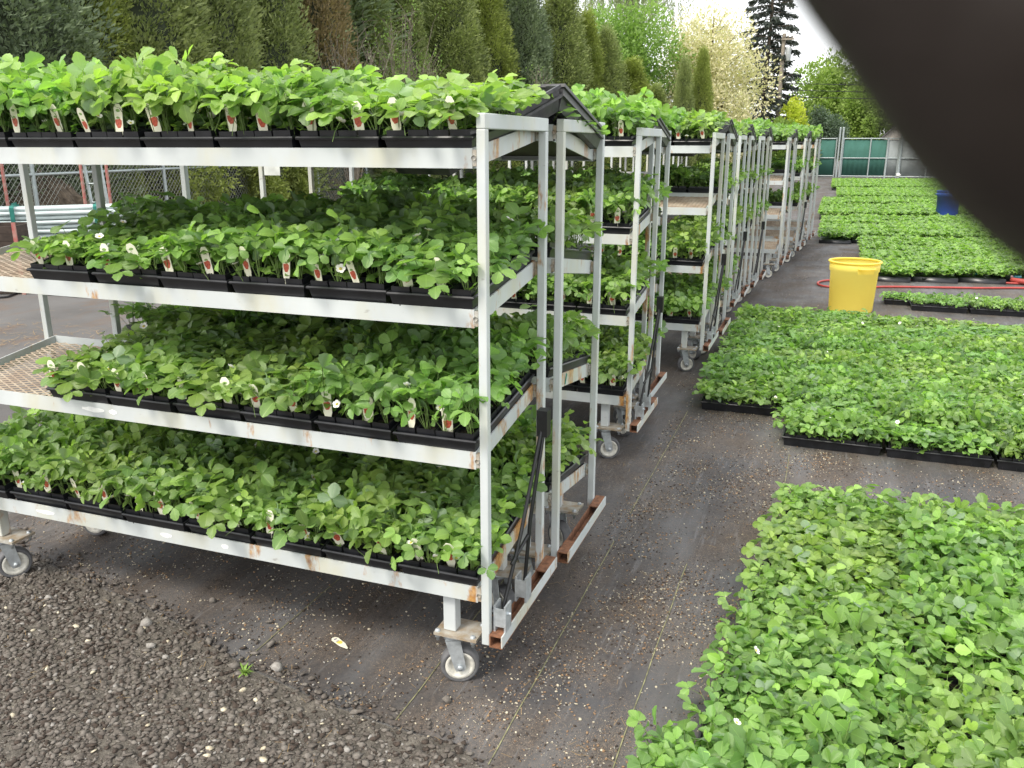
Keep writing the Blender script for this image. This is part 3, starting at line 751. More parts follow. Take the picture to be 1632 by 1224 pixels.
for ci, (cx, cy, flip, *rows) in enumerate(CARTS):
    which = ('front cart' if ci == 0 else '%s cart' % ORD[ci])
    for k, (a, bnd) in enumerate(rows):
        s = SH[k]; ang = math.atan2(-TILT if flip else TILT, D)
        zm = shelf_z(s, D/2, flip)-.052+(.026 if k == 0 else .033)
        for j in range(a, bnd):
            if ci == 0 and k == 0 and j == 0: pass
            x = cx-.010-TW/2-j*.2735
            near = ci < 4
            pt_ = place_tray('strawberry tray on the %s of the %s, %s' % (SHN[k], which, PLN[j] if bnd - a > 1 or j else 'at its right end'),
                       'plant trays on the carts', (x, cy+D/2+rt_.uniform(-.008, .004), zm), (ang, rt_.uniform(-.006, .006), rt_.uniform(-.012, .012)),
                       (FOL_TOP if k == 0 else FOL_CART) if near else FOL_FAR, tags=2 if ci in (0, 2, 4) else 0, flowers=(3 if ci == 0 else 2 if ci < 5 and j < 4 else 0), soil=ci < 5, rs=rt_)
            if ci in (0, 1) and k == 0:
                for ch in pt_.children:
                    if ch.name.startswith('foliage'): ch.scale.z = min(ch.scale.z, 1.0)*({0: .74, 1: .95, 2: 1.0}.get(j, 1.15) if ci == 0 else {0: .5, 1: .7, 2: .85}.get(j, 1.05))
            if ci == 0 and k in (1, 2):
                for ch in pt_.children:
                    if ch.name.startswith('foliage'): ch.scale.z *= {5: .62, 4: .75, 3: .85}.get(j, .92)
            if ci == 1 and k in (1, 2) and j > 3:
                for ch in pt_.children:
                    if ch.name.startswith('foliage'): ch.scale.z *= .8
# tow bars folded up at the right ends
for (ci, y) in ((0, .03), (2, .1), (4, .15), (6, .1), (8, .1), (12, .1)):
    c = [o for o in C.objects if o.name.startswith('nursery_cart') and abs(o.location.x-CARTS[ci][0]) < 1e-4 and abs(o.location.y-CARTS[ci][1]) < 1e-4][0]
    tow_bar(.030, y, c)

# empty black flats leaning over the gap between back-to-back carts, two to a ridge
et = empty_tray_mesh(); et_me = bpy.data.meshes.new('flat'); et_me.from_pydata(et.v, [], et.f); et_me.materials.append(M['blackdusty']); et_me.update()
def lean_flat(loc, rot, lab):
    o = mesh_obj('empty_flat', et_me); o.location = loc; o.rotation_euler = rot; tag(o, lab, 'empty tray', 'empty black flats leaning over the cart ends'); return o
for i, (ci, lab) in enumerate(((1, 'second cart'), (3, 'fourth cart'), (5, 'sixth cart'), (7, 'eighth cart'), (9, 'tenth cart'), (11, 'twelfth cart'), (13, 'fourteenth cart'), (15, 'last cart'))):
    cx, cy = CARTS[ci][:2]
    apex = Vector((cx-.105, cy-.03, ZT+.105))
    q = R(-14)
    d = Vector((0, math.cos(q), math.sin(q))); up = Vector((0, -math.sin(q), math.cos(q)))
    lean_flat(apex + d*(TL/2) - up*(.078) + Vector((.0, .012, 0)), (q, 0, 0), 'empty black flat sloping down onto the %s from the ridge' % lab)
    q2 = R(22); yaw = R(-24); Rm_ = Euler((q2, 0, yaw)).to_matrix()
    corner = Rm_ @ Vector((TW/2, TL/2, .078))
    lean_flat(apex + Vector((TW/2-.01, -.008, -.004)) - corner, (q2, 0, yaw), 'empty black flat rising to the ridge in front of the %s' % lab)

# ------------------------------------------------------------------ trays on the ground
rg = random.Random(5)
def block(name, x0, xs_, y0, rows, shift, fol, near=True, tagp=0.0, skip=(), flw=1, group='plant trays set out on the ground'):
    """rows go away from the camera from y0; every tray lies with its long side across"""
    for r_i in range(rows):
        for c_i in range(xs_):
            if (r_i, c_i) in skip: continue
            x = x0+shift(r_i)+TL/2+c_i*.546; y = y0+r_i*.281+TW/2
            colw = ['leftmost', 'second', 'third', 'fourth', 'fifth', 'sixth', 'seventh'][c_i]
            roww = (['nearest', 'second', 'third', 'fourth', 'fifth', 'sixth', 'seventh', 'eighth', 'ninth', 'tenth', 'eleventh', 'twelfth', 'thirteenth', 'fourteenth', 'fifteenth'][r_i])
            place_tray('strawberry tray in the %s, %s row back, %s column' % (name, roww, colw if c_i else 'first'), group,
                       (x, y, .005), (0, 0, math.pi/2+rg.uniform(-.015, .015)), fol, tags=1 if rg.random() < tagp else 0, flowers=flw if rg.random() < .6 else 0, soil=near, rs=rg)
nb = lambda r_i: (-.22, -.22, -.20, -.09, -.06, -.05, -.02, .0, .02, .05)[r_i]
block('near bed', .76, 3, -.98, 10, nb, FOL_GROUND, tagp=.2)
for o in C.objects:
    if o.name.startswith('foliage') and o.parent and o.parent.get('label', '').startswith('strawberry tray in the near bed, sixth row back, second') or (o.name.startswith('foliage') and o.parent and o.parent.get('label', '').startswith('strawberry tray in the near bed, fourth row back, leftmost')): o.data = FOL_GAP[0]
block('middle bed', .74, 6, 2.73, 14, lambda r_i: 0, FOL_GROUND, skip=tuple((13, c_) for c_ in range(1, 6)))
for o in C.objects:
    if o.name.startswith('foliage') and o.parent and o.parent.get('label', '').startswith('strawberry tray in the middle bed') and o.parent.location.y > 5.6: o.scale.z *= .72
for r_i in range(11):
    place_tray('strawberry tray in the extra column beside the aisle, %s row back' % ['nearest', 'second', 'third', 'fourth', 'fifth', 'sixth', 'seventh', 'eighth', 'ninth', 'tenth', 'last'][r_i], 'plant trays set out on the ground',
               (.74-.546+TL/2, 3.27+r_i*.281+TW/2, .005), (0, 0, math.pi/2+rg.uniform(-.015, .015)), FOL_GROUND, flowers=1, rs=rg)
block('sparse strip by the yellow bin', 1.50, 4, 7.5, 2, lambda r_i: .0 if r_i else .25, FOL_SPARSE)

# far beds: far past three hundred trays of one kind, one object
def far_beds():
    TV, TF, TU = LO
    r = np.random.default_rng(99)
    # one light tray patch, replicated with numpy
    def patch(seed, n=26):
        rr = np.random.default_rng(seed); Vs = []; Ls = []
        for k in range(n*6):
            c = np.array([rr.uniform(-TL/2, TL/2), rr.uniform(-TW/2, TW/2), .06+rr.uniform(.05, .12)])
            a = rr.uniform(0, 6.28); L = rr.uniform(.04, .058); tl = rr.uniform(-.4, .5)
            d = np.array([math.cos(a), math.sin(a), 0]); f = d*math.cos(tl)+np.array([0, 0, -math.sin(tl)])
            Rm = rot_from(f, np.array([0, 0, 1.])+rr.normal(0, .3, 3)); lc = np.array([rr.uniform(.1, .9), rr.random(), 0])
            for ang in (0, 1.35, -1.35):
                ca, sa = math.cos(ang), math.sin(ang); Rz = np.array([[ca, -sa, 0], [sa, ca, 0], [0, 0, 1]])
                Vs.append((TV*L) @ Rz.T @ Rm.T + c); Ls.append(np.tile(lc, (len(TV), 1)))
        V = np.concatenate(Vs); L = np.concatenate(Ls); m = len(Vs)
        Fc = (TF[None]+np.arange(m)[:, None, None]*len(TV)).reshape(-1, 4); U = np.tile(TU, (m, 1))
        return V, Fc, L, U
    pats = [patch(s) for s in range(5)]
    box = np.array([(x, y, z) for z in (0, TH) for x, y in ((-TL/2+.005, -TW/2+.005), (TL/2-.005, -TW/2+.005), (TL/2-.005, TW/2-.005), (-TL/2+.005, TW/2-.005))])
    bf = np.array([(4,5,6,7),(0,1,5,4),(1,2,6,5),(2,3,7,6),(3,0,4,7)])
    Vs, Fs, Ls, Us, Ms = [], [], [], [], []; off = 0
    spots = []
    def blk(xa, xb, ya, yb, gaps=(), sh=.30):
        ny = int((yb-ya)/.281)
        for j in range(ny):
            y = ya+j*.281
            if any(a <= y <= b for a, b in gaps): continue
            x = xa+r.uniform(-.01, .01)
            while x+.546 <= xb: spots.append((x+TL/2, y+TW/2+sh*(x-xa))); x += .546
    blk(1.36, 6.8, 9.50, 13.7, (), .24)
    blk(.72, 8.5, 13.8, 18.2, ((15.9, 16.15),)); blk(.62, 8.9, 18.9, 22.0); blk(.62, 9.5, 22.8, 25.2)
    blk(1.0, 10, 26.4, 31.2); blk(.8, 11, 32.6, 40.0)
    for (x, y) in spots:
        V, Fc, L, U = pats[r.integers(5)]
        h = r.uniform(.9, 1.15)
        P = V*np.array([1, 1, h]) + np.array([x, y, .004]); Vs.append(P); Fs.append(Fc+off); Ls.append(L); Us.append(U); Ms.append(np.zeros(len(Fc), int)); off += len(V)
        Vs.append(box+np.array([x, y, .004])); Fs.append(bf+off); Ls.append(np.zeros((8, 3))); Us.append(np.zeros((8, 2))); Ms.append(np.ones(5, int)); off += 8
    me = np_mesh('strawberry_bed', np.concatenate(Vs), np.concatenate(Fs), [M['leaf'], M['black']], np.concatenate(Ls), np.concatenate(Us), np.concatenate(Ms), smooth=False)
    print('far trays', len(spots), 'tris', off)
    return mesh_obj('strawberry_bed', me)
tag(far_beds(), 'far beds of strawberry trays stretching back to the green fence', 'plant bed', kind='stuff')


# ------------------------------------------------------------------ bins, hose, small things
M['yellow'] = simple('yellow_bin_plastic', (1.0, .86, .20), .45, 0, .06, 3, .05, col2=(.96, .80, .18))
_m = M['yellow']; _t = _m.node_tree; _b = _t.nodes['Principled BSDF']; _tr = _t.nodes.new('ShaderNodeBsdfTranslucent'); _tr.inputs[0].default_value = (1, .84, .2, 1)
_mx = _t.nodes.new('ShaderNodeMixShader'); _mx.inputs[0].default_value = .45; _t.links.new(_b.outputs[0], _mx.inputs[1]); _t.links.new(_tr.outputs[0], _mx.inputs[2]); _t.links.new(_mx.outputs[0], _t.nodes['Material Output'].inputs[0])
M['blue'] = simple('blue_bin_plastic', (.045, .13, .50), .45, 0, .1, 4)
def make_bin(loc, r, h, mat, lab, rz=0):
    t = empty('round_bin' if mat is M['yellow'] else 'blue_bin', loc, (0, 0, rz)); tag(t, lab, 'bin')
    rb = r*.86; b = MB()
    b.lathe([(0, 0), (rb*.96, 0), (rb, .012), (r*.93, h*.80), (r*.97, h*.80), (r*.985, h*.965), (r*.985, h*.965), (r*.955, h*.965)], 56)
    b.build('body', mat, t)
    b = MB(); b.lathe([(r*.955, h*.966), (r*1.02, h*.966), (r*1.045, h*.975), (r*1.045, h*.99), (r*1.02, h), (r*.955, h)], 56, closed=True)
    b.build('rim', mat, t)
    for s in (0, math.pi):
        m = Matrix.Rotation(s, 4, 'Z'); b = MB(); n = 10; z = h*.885; wd = .36
        pts = []
        for i in range(n+1):
            a = -wd+2*wd*i/n; rr = r*1.0+.030*min(1, min(i, n-i)/1.6); pts.append(m @ Vector((rr*math.cos(a), rr*math.sin(a), z)))
        b.tube(pts, .011, 8)
        # gusset plate under the grip
        vs = []
        for i in range(n+1):
            a = -wd+2*wd*i/n; vs += [m @ Vector((r*.972*math.cos(a), r*.972*math.sin(a), z-.055)), m @ Vector(((r*1.0)*math.cos(a), (r*1.0)*math.sin(a), z-.012+.004*math.cos(i)))]
        b.add(vs, [(2*i, 2*i+2, 2*i+3, 2*i+1) for i in range(n)], 0, True)
        b.build('handle', mat, t)
    return t
bp = at(1363, 418, 8.75); 
make_bin((bp.x, bp.y, .004), .25, bp.z-.004+.02, M['yellow'], 'yellow round plastic bin with side handles standing in the aisle', R(-62))
bq = ground(1514, 350, .0)
make_bin((bq.x-.12, bq.y-.3, .004), .255, .66, M['blue'], 'blue plastic bin standing among the far beds of plants', R(20))

M['hose'] = simple('red_hose_rubber', (.42, .06, .05), .5, 0, .2, 20)
hp = [ground(u, v, .02) for u, v in ((1760, 452), (1632, 452), (1560, 448), (1480, 446), (1400, 446), (1345, 446), (1316, 447), (1304, 450), (1306, 454), (1322, 457), (1360, 458), (1420, 457), (1490, 458), (1560, 459), (1632, 459), (1760, 462))]
def smooth_path(ps, n=6):
    out = []
    for i in range(len(ps)-1):
        p0, p1, p2, p3 = ps[max(i-1, 0)], ps[i], ps[i+1], ps[min(i+2, len(ps)-1)]
        for k in range(n):
            t = k/n; out.append(.5*((2*p1)+(-p0+p2)*t+(2*p0-5*p1+4*p2-p3)*t*t+(-p0+3*p1-3*p2+p3)*t**3))
    out.append(ps[-1]); return out
b = MB(); b.tube(smooth_path(hp), .013, 8); tag(b.build('garden_hose', M['hose']), 'red rubber hose doubled back across the aisle behind the yellow bin', 'hose')
# watering wand with dark grip
M['teal'] = simple('teal_plastic', (.03, .22, .30), .4, 0, .2, 30)
M['chrome'] = simple('worn_aluminium', (.55, .58, .58), .3, .8, .2, 30)
w0, w1, w2, w3, w4 = [ground(u, v, .05) for u, v in ((1470, 444), (1565, 443), (1590, 441), (1612, 446), (1640, 450))]
t = empty('watering_wand', w1); tag(t, 'black watering wand with grey grip and teal valve lying by the hose', 'watering wand')
def rel(p): return p-w1
b = MB(); b.tube([rel(w0), rel(w1)], .009, 8); b.build('wand_tube', M['darkpole'], t)
b = MB(); b.tube([rel(w1), rel(w1)+(w2-w1)*.5, rel(w2), rel(w3)], [.02, .04, .045, .035], 12); b.build('grip', M['darkpole'], t)
b = MB(); b.tube([rel(w1)+Vector((0, .06, .05)), rel(w2)+Vector((0, .05, .07)), rel(w3)+Vector((0, .0, .04))], [.012, .022, .018], 10); b.build('lever', M['chrome'], t)
b = MB(); b.tube([rel(w1)+Vector((-.10, .09, .03)), rel(w1)+Vector((0, .08, .06))], .018, 10); b.tube([rel(w3)+Vector((.02, .1, .02)), rel(w3)+Vector((.12, .08, .03))], .02, 10); b.build('valve', M['teal'], t)
b = MB(); b.tube([rel(w3), rel(w4), rel(w4)+Vector((.15, -.02, 0))], [.03, .035, .02], 10); b.build('coupling', M['hose'], t)

# dropped plant label on the cloth
p = ground(543, 1030)
o = mesh_obj('dropped_label', tag_mesh('tagyellow', 'tagpurple')); o.scale = (1.25, 1.25, 1.0); o.location = (p.x, p.y, .012); o.rotation_euler = (R(-92), R(3), R(62)); tag(o, 'white and yellow plastic plant label dropped on the dark ground', 'plant label')
# small weed in the gravel
M['weed'] = simple('weed_green', (.20, .34, .05), .6, 0, .3, 20)
p = ground(390, 1080); b = MB(); rw = random.Random(4)
for k in range(38):
    a = rw.uniform(0, 6.28); l = rw.uniform(.02, .055); u = rw.uniform(.3, 1.2); w = rw.uniform(.0015, .003)
    d = Vector((math.cos(a)*math.cos(u), math.sin(a)*math.cos(u), math.sin(u))); s = Vector((-math.sin(a), math.cos(a), 0))*w
    tip = d*l - Vector((0, 0, .012)); mid = d*l*.55
    b.add([-s*.6, s*.6, mid+s, mid-s, tip], [(0, 1, 2, 3), (3, 2, 4)])
o = b.build('weed', M['weed']); o.location = (p.x, p.y, .012); tag(o, 'small yellow green weed tuft growing at the gravel edge', 'weed')
# one long runner leaning out of the near bed
def sprig(loc, pts, L, lab, name='strawberry_runner'):
    t = empty(name, loc); tag(t, lab, 'plant shoot')
    b = MB(); b.tube(smooth_path([Vector(q) for q in pts], 4), .0017, 5); b.build('stem', M['stem'], t)
    TV, TF, TU = HI; Vs = []; Fs = []; tip = np.array(pts[-1]); prev = np.array(pts[-2]); f0 = tip-prev
    for q, ang in enumerate((0, 1.3, -1.3)):
        ca, sa = math.cos(ang), math.sin(ang); Rz = np.array([[ca, -sa, 0], [sa, ca, 0], [0, 0, 1]])
        Vs.append((TV*L) @ Rz.T @ rot_from(f0, np.array([0, 0, 1.])).T + tip); Fs.append(TF+q*len(TV))
    me = np_mesh('leaf', np.concatenate(Vs), np.concatenate(Fs), M['leaf'], np.full((3*len(TV), 3), .7), np.tile(TU, (3, 1))); mesh_obj('leaf', me, t)
p = ground(1035, 1215)
sprig((p.x+.03, p.y-.02, .05), [(0, 0, 0), (-.03, .01, .04), (-.07, .03, .07)], .036, 'single strawberry leaf on a stem leaning over the black cloth')

# ------------------------------------------------------------------ trees
def spray_mesh(name, mat, P, Dn, size, aspect=.4, lcj=None, droop=.0, seed=0, quads2=True):
    """many small leaf sprays at points P pointing along Dn"""
    r = np.random.default_rng(seed); n = len(P)
    L = r.uniform(size[0], size[1], n)[:, None]
    Dn = Dn + r.normal(0, .45, (n, 3)); Dn[:, 2] -= droop; Dn /= np.linalg.norm(Dn, axis=1)[:, None]+1e-9
    S = np.cross(Dn, r.normal(0, 1, (n, 3))); S /= np.linalg.norm(S, axis=1)[:, None]+1e-9
    N = np.cross(Dn, S)
    a = P; b_ = P+Dn*L*.5+S*L*aspect*.5+N*L*.08; c = P+Dn*L; d = P+Dn*L*.5-S*L*aspect*.5+N*L*.08
    V = np.stack([a, b_, c, d], 1).reshape(-1, 3); Fc = np.arange(n*4).reshape(n, 4)
    lc = lcj if lcj is not None else r.random(n)
    LC = np.repeat(np.stack([lc, r.random(n), r.random(n)], 1), 4, 0)
    return np_mesh(name, V, Fc, mat, LC, smooth=False)

def trunk_mb(h, r0, lean=.0, limbs=0, seed=0, spread=.5):
    rr = random.Random(seed); b = MB(); n = 8
    pts = [Vector((lean*(i/n)**1.5*h+rr.uniform(-.01, .01)*h*.3, rr.uniform(-.01, .01)*h*.3, h*i/n)) for i in range(n+1)]
    b.tube(pts, [r0*(1-.85*i/n)*(1.35 if i == 0 else 1) for i in range(n+1)], 9)
    for k in range(limbs):
        i = rr.randint(2, n-1); p = pts[i]; a = rr.uniform(0, 6.28); l = h*spread*rr.uniform(.3, .6)
        d = Vector((math.cos(a), math.sin(a), rr.uniform(.4, 1.1))).normalized()
        q = p+d*l*.5+Vector((0, 0, .04*l)); e = p+d*l+Vector((0, 0, .12*l)); rad = r0*(1-.85*i/n)*.55
        b.tube([p, q, e], [rad, rad*.6, rad*.2], 6)
        for j in range(3):
            dd = (d+Vector((rr.uniform(-.7, .7), rr.uniform(-.7, .7), rr.uniform(-.1, .6)))).normalized()
            b.tube([q, q+dd*l*.45], [rad*.35, rad*.08], 5)
    return b
M['bark'] = simple('bark', (.11, .085, .065), .95, 0, .5, 12, .6)
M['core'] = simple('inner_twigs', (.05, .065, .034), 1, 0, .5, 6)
def arbor_me(seed, h, w, mat, n=15000, tuft=(.03, .10)):
    r = np.random.default_rng(seed)
    # clumps: fanned upright sprays over a narrow cone with uneven outline
    nc = 300; t = r.random(nc)**.8; a = r.uniform(0, 2*math.pi, nc)
    prof = lambda t: np.where(t < .18, .72+t*1.5, 1.0)*np.clip(1-(np.abs(t-.12)/.9)**1.7, .0, 1)**.85
    cr = w/2*prof(t)*r.uniform(.66, 1.14, nc); cz = h*(.03+.95*t)
    C0 = np.stack([cr*np.cos(a), cr*np.sin(a), cz], 1); cs = w*r.uniform(.06, .17, nc); cb = r.random(nc)
    k = r.integers(nc, size=n); dd = r.normal(0, 1, (n, 3)); dd /= np.linalg.norm(dd, axis=1)[:, None]
    P = C0[k]+dd*cs[k][:, None]*np.array([1, 1, 2.6])*r.uniform(.55, 1.05, n)[:, None]
    P[:, 2] = np.clip(P[:, 2], .05, None)
    out = np.stack([np.cos(a[k]), np.sin(a[k]), np.full(n, 1.1)], 1)
    lc = np.clip(cb[k]*.55+r.uniform(0, .5, n), 0, 1)
    me = spray_mesh('crown', mat, P, out*.8+dd*.7, tuft, .34, lc, 0, seed)
    return me
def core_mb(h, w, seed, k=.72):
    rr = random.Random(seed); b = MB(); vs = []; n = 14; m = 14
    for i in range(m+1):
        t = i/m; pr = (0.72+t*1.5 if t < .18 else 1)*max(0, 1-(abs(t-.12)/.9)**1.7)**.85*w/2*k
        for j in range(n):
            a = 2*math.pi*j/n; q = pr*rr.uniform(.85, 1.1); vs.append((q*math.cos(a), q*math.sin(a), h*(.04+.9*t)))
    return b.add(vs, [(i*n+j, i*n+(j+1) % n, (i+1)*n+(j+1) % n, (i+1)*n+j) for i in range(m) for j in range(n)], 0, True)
AM = [tree_mat('arborvitae_green', (.10, .14, .055), (.36, .41, .15)), tree_mat('arborvitae_bright', (.12, .165, .04), (.37, .42, .10)),
      tree_mat('arborvitae_dark', (.085, .125, .080), (.27, .33, .19)), tree_mat('arborvitae_brown', (.15, .125, .06), (.38, .29, .145))]
PROTO = {}
def arbor(u, wpx, depth, h, kind, lab, seed, yshift=0):
    """one columnar evergreen: trunk, inner twigs, crown"""
    key = (kind, seed % 3)
    base = at(u, 230, depth); 
    t = empty('evergreen_tree', (base.x, base.y, 0), (0, 0, seed*1.7)); tag(t, lab, 'tree', 'tall evergreen trees behind the fence')
    if key not in PROTO:
        me = arbor_me(seed+kind*10, 6.0, 1.5, AM[kind], 60000)
        cb_ = core_mb(6.0, 1.5, seed); o = cb_.build('inner_branches', M['core'], t); tr = trunk_mb(5.4, .09, 0, 0, seed).build('trunk', M['bark'], t)
        PROTO[key] = (me, o.data, tr.data); objs = [o, tr]
    else:
        objs = [mesh_obj('inner_branches', PROTO[key][1], t), mesh_obj('trunk', PROTO[key][2], t)]
    cr = mesh_obj('crown', PROTO[key][0], t)
    wm = wpx/F*depth*1.36; s = (wm/1.5, wm/1.5, h/6.0)
    for o in objs+[cr]: o.scale = s
TR = [(-150, 170, 11.6, 6.2, 2, 'dark evergreen at the far left edge behind the yard'), (35, 190, 11.2, 6.4, 2, 'dark loose evergreen above the left end of the front cart'),
      (150, 115, 11.4, 6.2, 1, 'yellowish green columnar evergreen, second visible from the left'), (238, 150, 12.0, 6.4, 0, 'broad dull green evergreen, third visible from the left'),
      (330, 140, 12.8, 6.6, 0, 'olive green evergreen just left of the brown tinged one'), (425, 125, 13.6, 6.6, 0, 'dull green evergreen touching the left side of the brown one'),
      (506, 92, 14.6, 6.8, 3, 'dying evergreen with brown foliage'), (588, 96, 15.4, 6.2, 0, 'narrow evergreen right of the brown one, behind bare twigs'),
      (650, 74, 16.4, 5.6, 0, 'slim shorter evergreen behind the bare shrubs'), (722, 92, 17.0, 6.6, 0, 'tall dense evergreen right of the bare shrubs'),
      (776, 74, 18.0, 6.9, 1, 'tall olive evergreen, middle of the right hand group'), (832, 74, 19.2, 6.7, 2, 'dark evergreen left of the pointed one'),
      (888, 80, 20.4, 5.25, 0, 'pointed evergreen beside the gap of white sky'), (930, 62, 22.0, 4.7, 1, 'shorter evergreen in front of the sky gap'),
      (962, 60, 24.0, 4.6, 0, 'evergreen stepping down below the light green tree'), (1003, 64, 26.0, 4.0, 1, 'low evergreen in front of the light green tree'),
      (1040, 56, 28.0, 3.4, 0, 'low olive evergreen left of the two small spires'), (1085, 32, 30.0, 4.4, 0, 'left of two small pointed spires before the cream tree'), (1113, 34, 31.0, 4.8, 1, 'right of two small pointed spires before the cream tree')]
def fence_depth(u):
    k = (816-u)/F; l0 = (816-60)/F*11.4; l1 = (816-610)/F*23; sl = (l1-l0)/(23-11.4); return (l0-sl*11.4)/(k-sl)
for i, (u, w_, dpt, h, kd, lab) in enumerate(TR):
    nd = fence_depth(u)+1.6 if u < 620 else 24.5+(u-620)*.022
    h2 = 1.674+(h-1.674)/dpt*nd
    if 580 < u < 900: h2 = 1.674+(230-{588: -25, 650: -12, 722: -40, 776: -34, 832: -30, 888: -6}[u])/F*nd
    arbor(u, w_, nd, h2, kd, lab, i)
# darker trees behind the row, closing it
for i, (u, w_, dpt, h, lab) in enumerate(((-60, 200, 15, 9, 'dark tree behind the far left evergreens'), (100, 200, 15, 9, 'dark tree in the gap between the two leftmost evergreens'), (285, 220, 16.5, 9, 'dark tree behind the broad dull green evergreen'), (470, 200, 18, 9.5, 'dark tree behind the brown evergreen'),
        (630, 190, 20, 9.5, 'dark tall tree behind the bare shrubs'), (690, 120, 21, 9.5, 'dark tree between the slim and the dense evergreen'), (800, 110, 24, 9.5, 'dark tree behind the right hand evergreens'))):
    nd = (fence_depth(u)+1.6 if u < 600 else 26)+4; arbor(u, w_*1.15, nd, 1.674+((h-1.674)/dpt*nd*.95 if u < 600 else 255/F*nd), 2, lab, 30+i)

def crown_pts(seed, n, rx, rz, blobs, bs=(.22, .4), hollow=.5, ry=None):
    r = np.random.default_rng(seed); ry = ry or rx
    c = r.normal(0, 1, (blobs, 3)); c /= np.linalg.norm(c, axis=1)[:, None]; c *= (r.random(blobs)**.45)[:, None]*.8
    s = r.uniform(*bs, blobs); k = r.integers(blobs, size=n); d = r.normal(0, 1, (n, 3)); d /= np.linalg.norm(d, axis=1)[:, None]
    P = (c[k]+d*(s[k]*(hollow+(1-hollow)*r.random(n)))[:, None])*np.array([rx, ry, rz])
    return P, d, np.clip(r.random(blobs)[k]*.5+r.uniform(0, .5, n), 0, 1)
def leafy(name, u, dpt, cz, rx, rz, mat, lab, seed, n=14000, leaf=(.10, .22), blobs=60, aspect=.6, limbs=14, droop=0., cat='tree', bs=(.2, .36), trunk=True, rad=.16, group=None):
    base = at(u, 230, dpt); t = empty(name, (base.x, base.y, 0)); tag(t, lab, cat, group)
    P, d, lc = crown_pts(seed, n, rx, rz, blobs, bs); P[:, 2] += cz; P[:, 2] = np.maximum(P[:, 2], .05)
    mesh_obj('crown', spray_mesh('crown', mat, P, d+np.array([0, 0, .2]), leaf, aspect, lc, droop, seed), t)
    if trunk: trunk_mb(cz+rz*.75, rad, 0, limbs, seed, rx/(cz+rz)*1.2).build('trunk', M['bark'], t)
    return t
TM = {'lime': tree_mat('light_green_leaves', (.10, .19, .04), (.28, .42, .10), .35), 'cream': tree_mat('cream_blossom', (.42, .36, .20), (.78, .74, .54), .3),
      'green': tree_mat('mid_green_leaves', (.11, .19, .035), (.33, .44, .10), .3), 'grey': tree_mat('grey_green_leaves', (.12, .17, .08), (.30, .36, .22), .3),
      'bluebush': tree_mat('blue_green_leaves', (.04, .075, .045), (.14, .19, .12), .2), 'yellow': tree_mat('yellow_leaves', (.30, .36, .04), (.62, .66, .09), .4),
      'spruce': tree_mat('spruce_needles', (.018, .028, .022), (.06, .075, .06), .1), 'willow': tree_mat('willow_strands', (.15, .18, .09), (.30, .34, .20), .3)}
leafy('leafy_tree', 992, 40, 4.9, 3.3, 3.2, TM['lime'], 'light green leafy tree between evergreens and cream blossom tree', 101, 26000, (.09, .2), 110, .55)
leafy('leafy_tree', 960, 41, 3.0, 1.9, 2.1, TM['lime'], 'light green lower tree behind the last dark evergreens', 111, 12000, (.09, .2), 60, .55)
leafy('blossom_tree', 1126, 41, 4.2, 3.15, 4.3, TM['cream'], 'large cream blossoming tree right of the light green one', 102, 34000, (.10, .20), 150, .5, 20)
leafy('leafy_tree', 1325, 52, 3.9, 3.3, 3.3, TM['green'], 'rounded yellow green tree behind the power wires', 103, 22000, (.12, .26), 90)
leafy('leafy_tree', 1392, 50, 5.0, 2.4, 3.6, TM['grey'], 'tall sparse grey green tree with sky showing through', 104, 8000, (.12, .24), 70, .5, 26, bs=(.08, .2))
leafy('leafy_tree', 1385, 49, 2.8, 2.2, 2.4, TM['green'], 'dense green tree below the tall sparse one', 105, 16000, (.1, .22), 70)
leafy('shrub', 1308, 46, 1.9, 1.5, 1.7, TM['bluebush'], 'dark blue green shrub left of the gate post', 106, 12000, (.08, .18), 50, cat='shrub', rad=.08)
leafy('shrub', 1262, 44, 2.6, .75, 2.0, TM['yellow'], 'bright yellow shrub beside the utility pole', 107, 5000, (.08, .18), 40, cat='shrub', rad=.06)
leafy('shrub', 1240, 42, 1.6, 1.4, 1.5, TM['green'], 'green shrub at the foot of the utility pole', 108, 10000, (.08, .18), 50, cat='shrub', rad=.07)
leafy('shrub', 1196, 43, 1.6, 1.6, 1.4, TM['green'], 'green shrub below the cream blossom tree', 109, 10000, (.08, .18), 50, cat='shrub', rad=.07)
leafy('shrub', 1275, 45, 1.4, 1.2, 1.3, TM['grey'], 'grey green shrub between the yellow and the dark one', 112, 8000, (.08, .18), 50, cat='shrub', rad=.07)
leafy('leafy_tree', 1500, 54, 3.6, 4.0, 3.0, TM['green'], 'green tree behind the pale shed', 110, 16000, (.14, .3), 80)
leafy('leafy_tree', 1640, 52, 3.6, 4.0, 3.4, TM['green'], 'green tree right of the pale shed', 113, 16000, (.14, .3), 80)
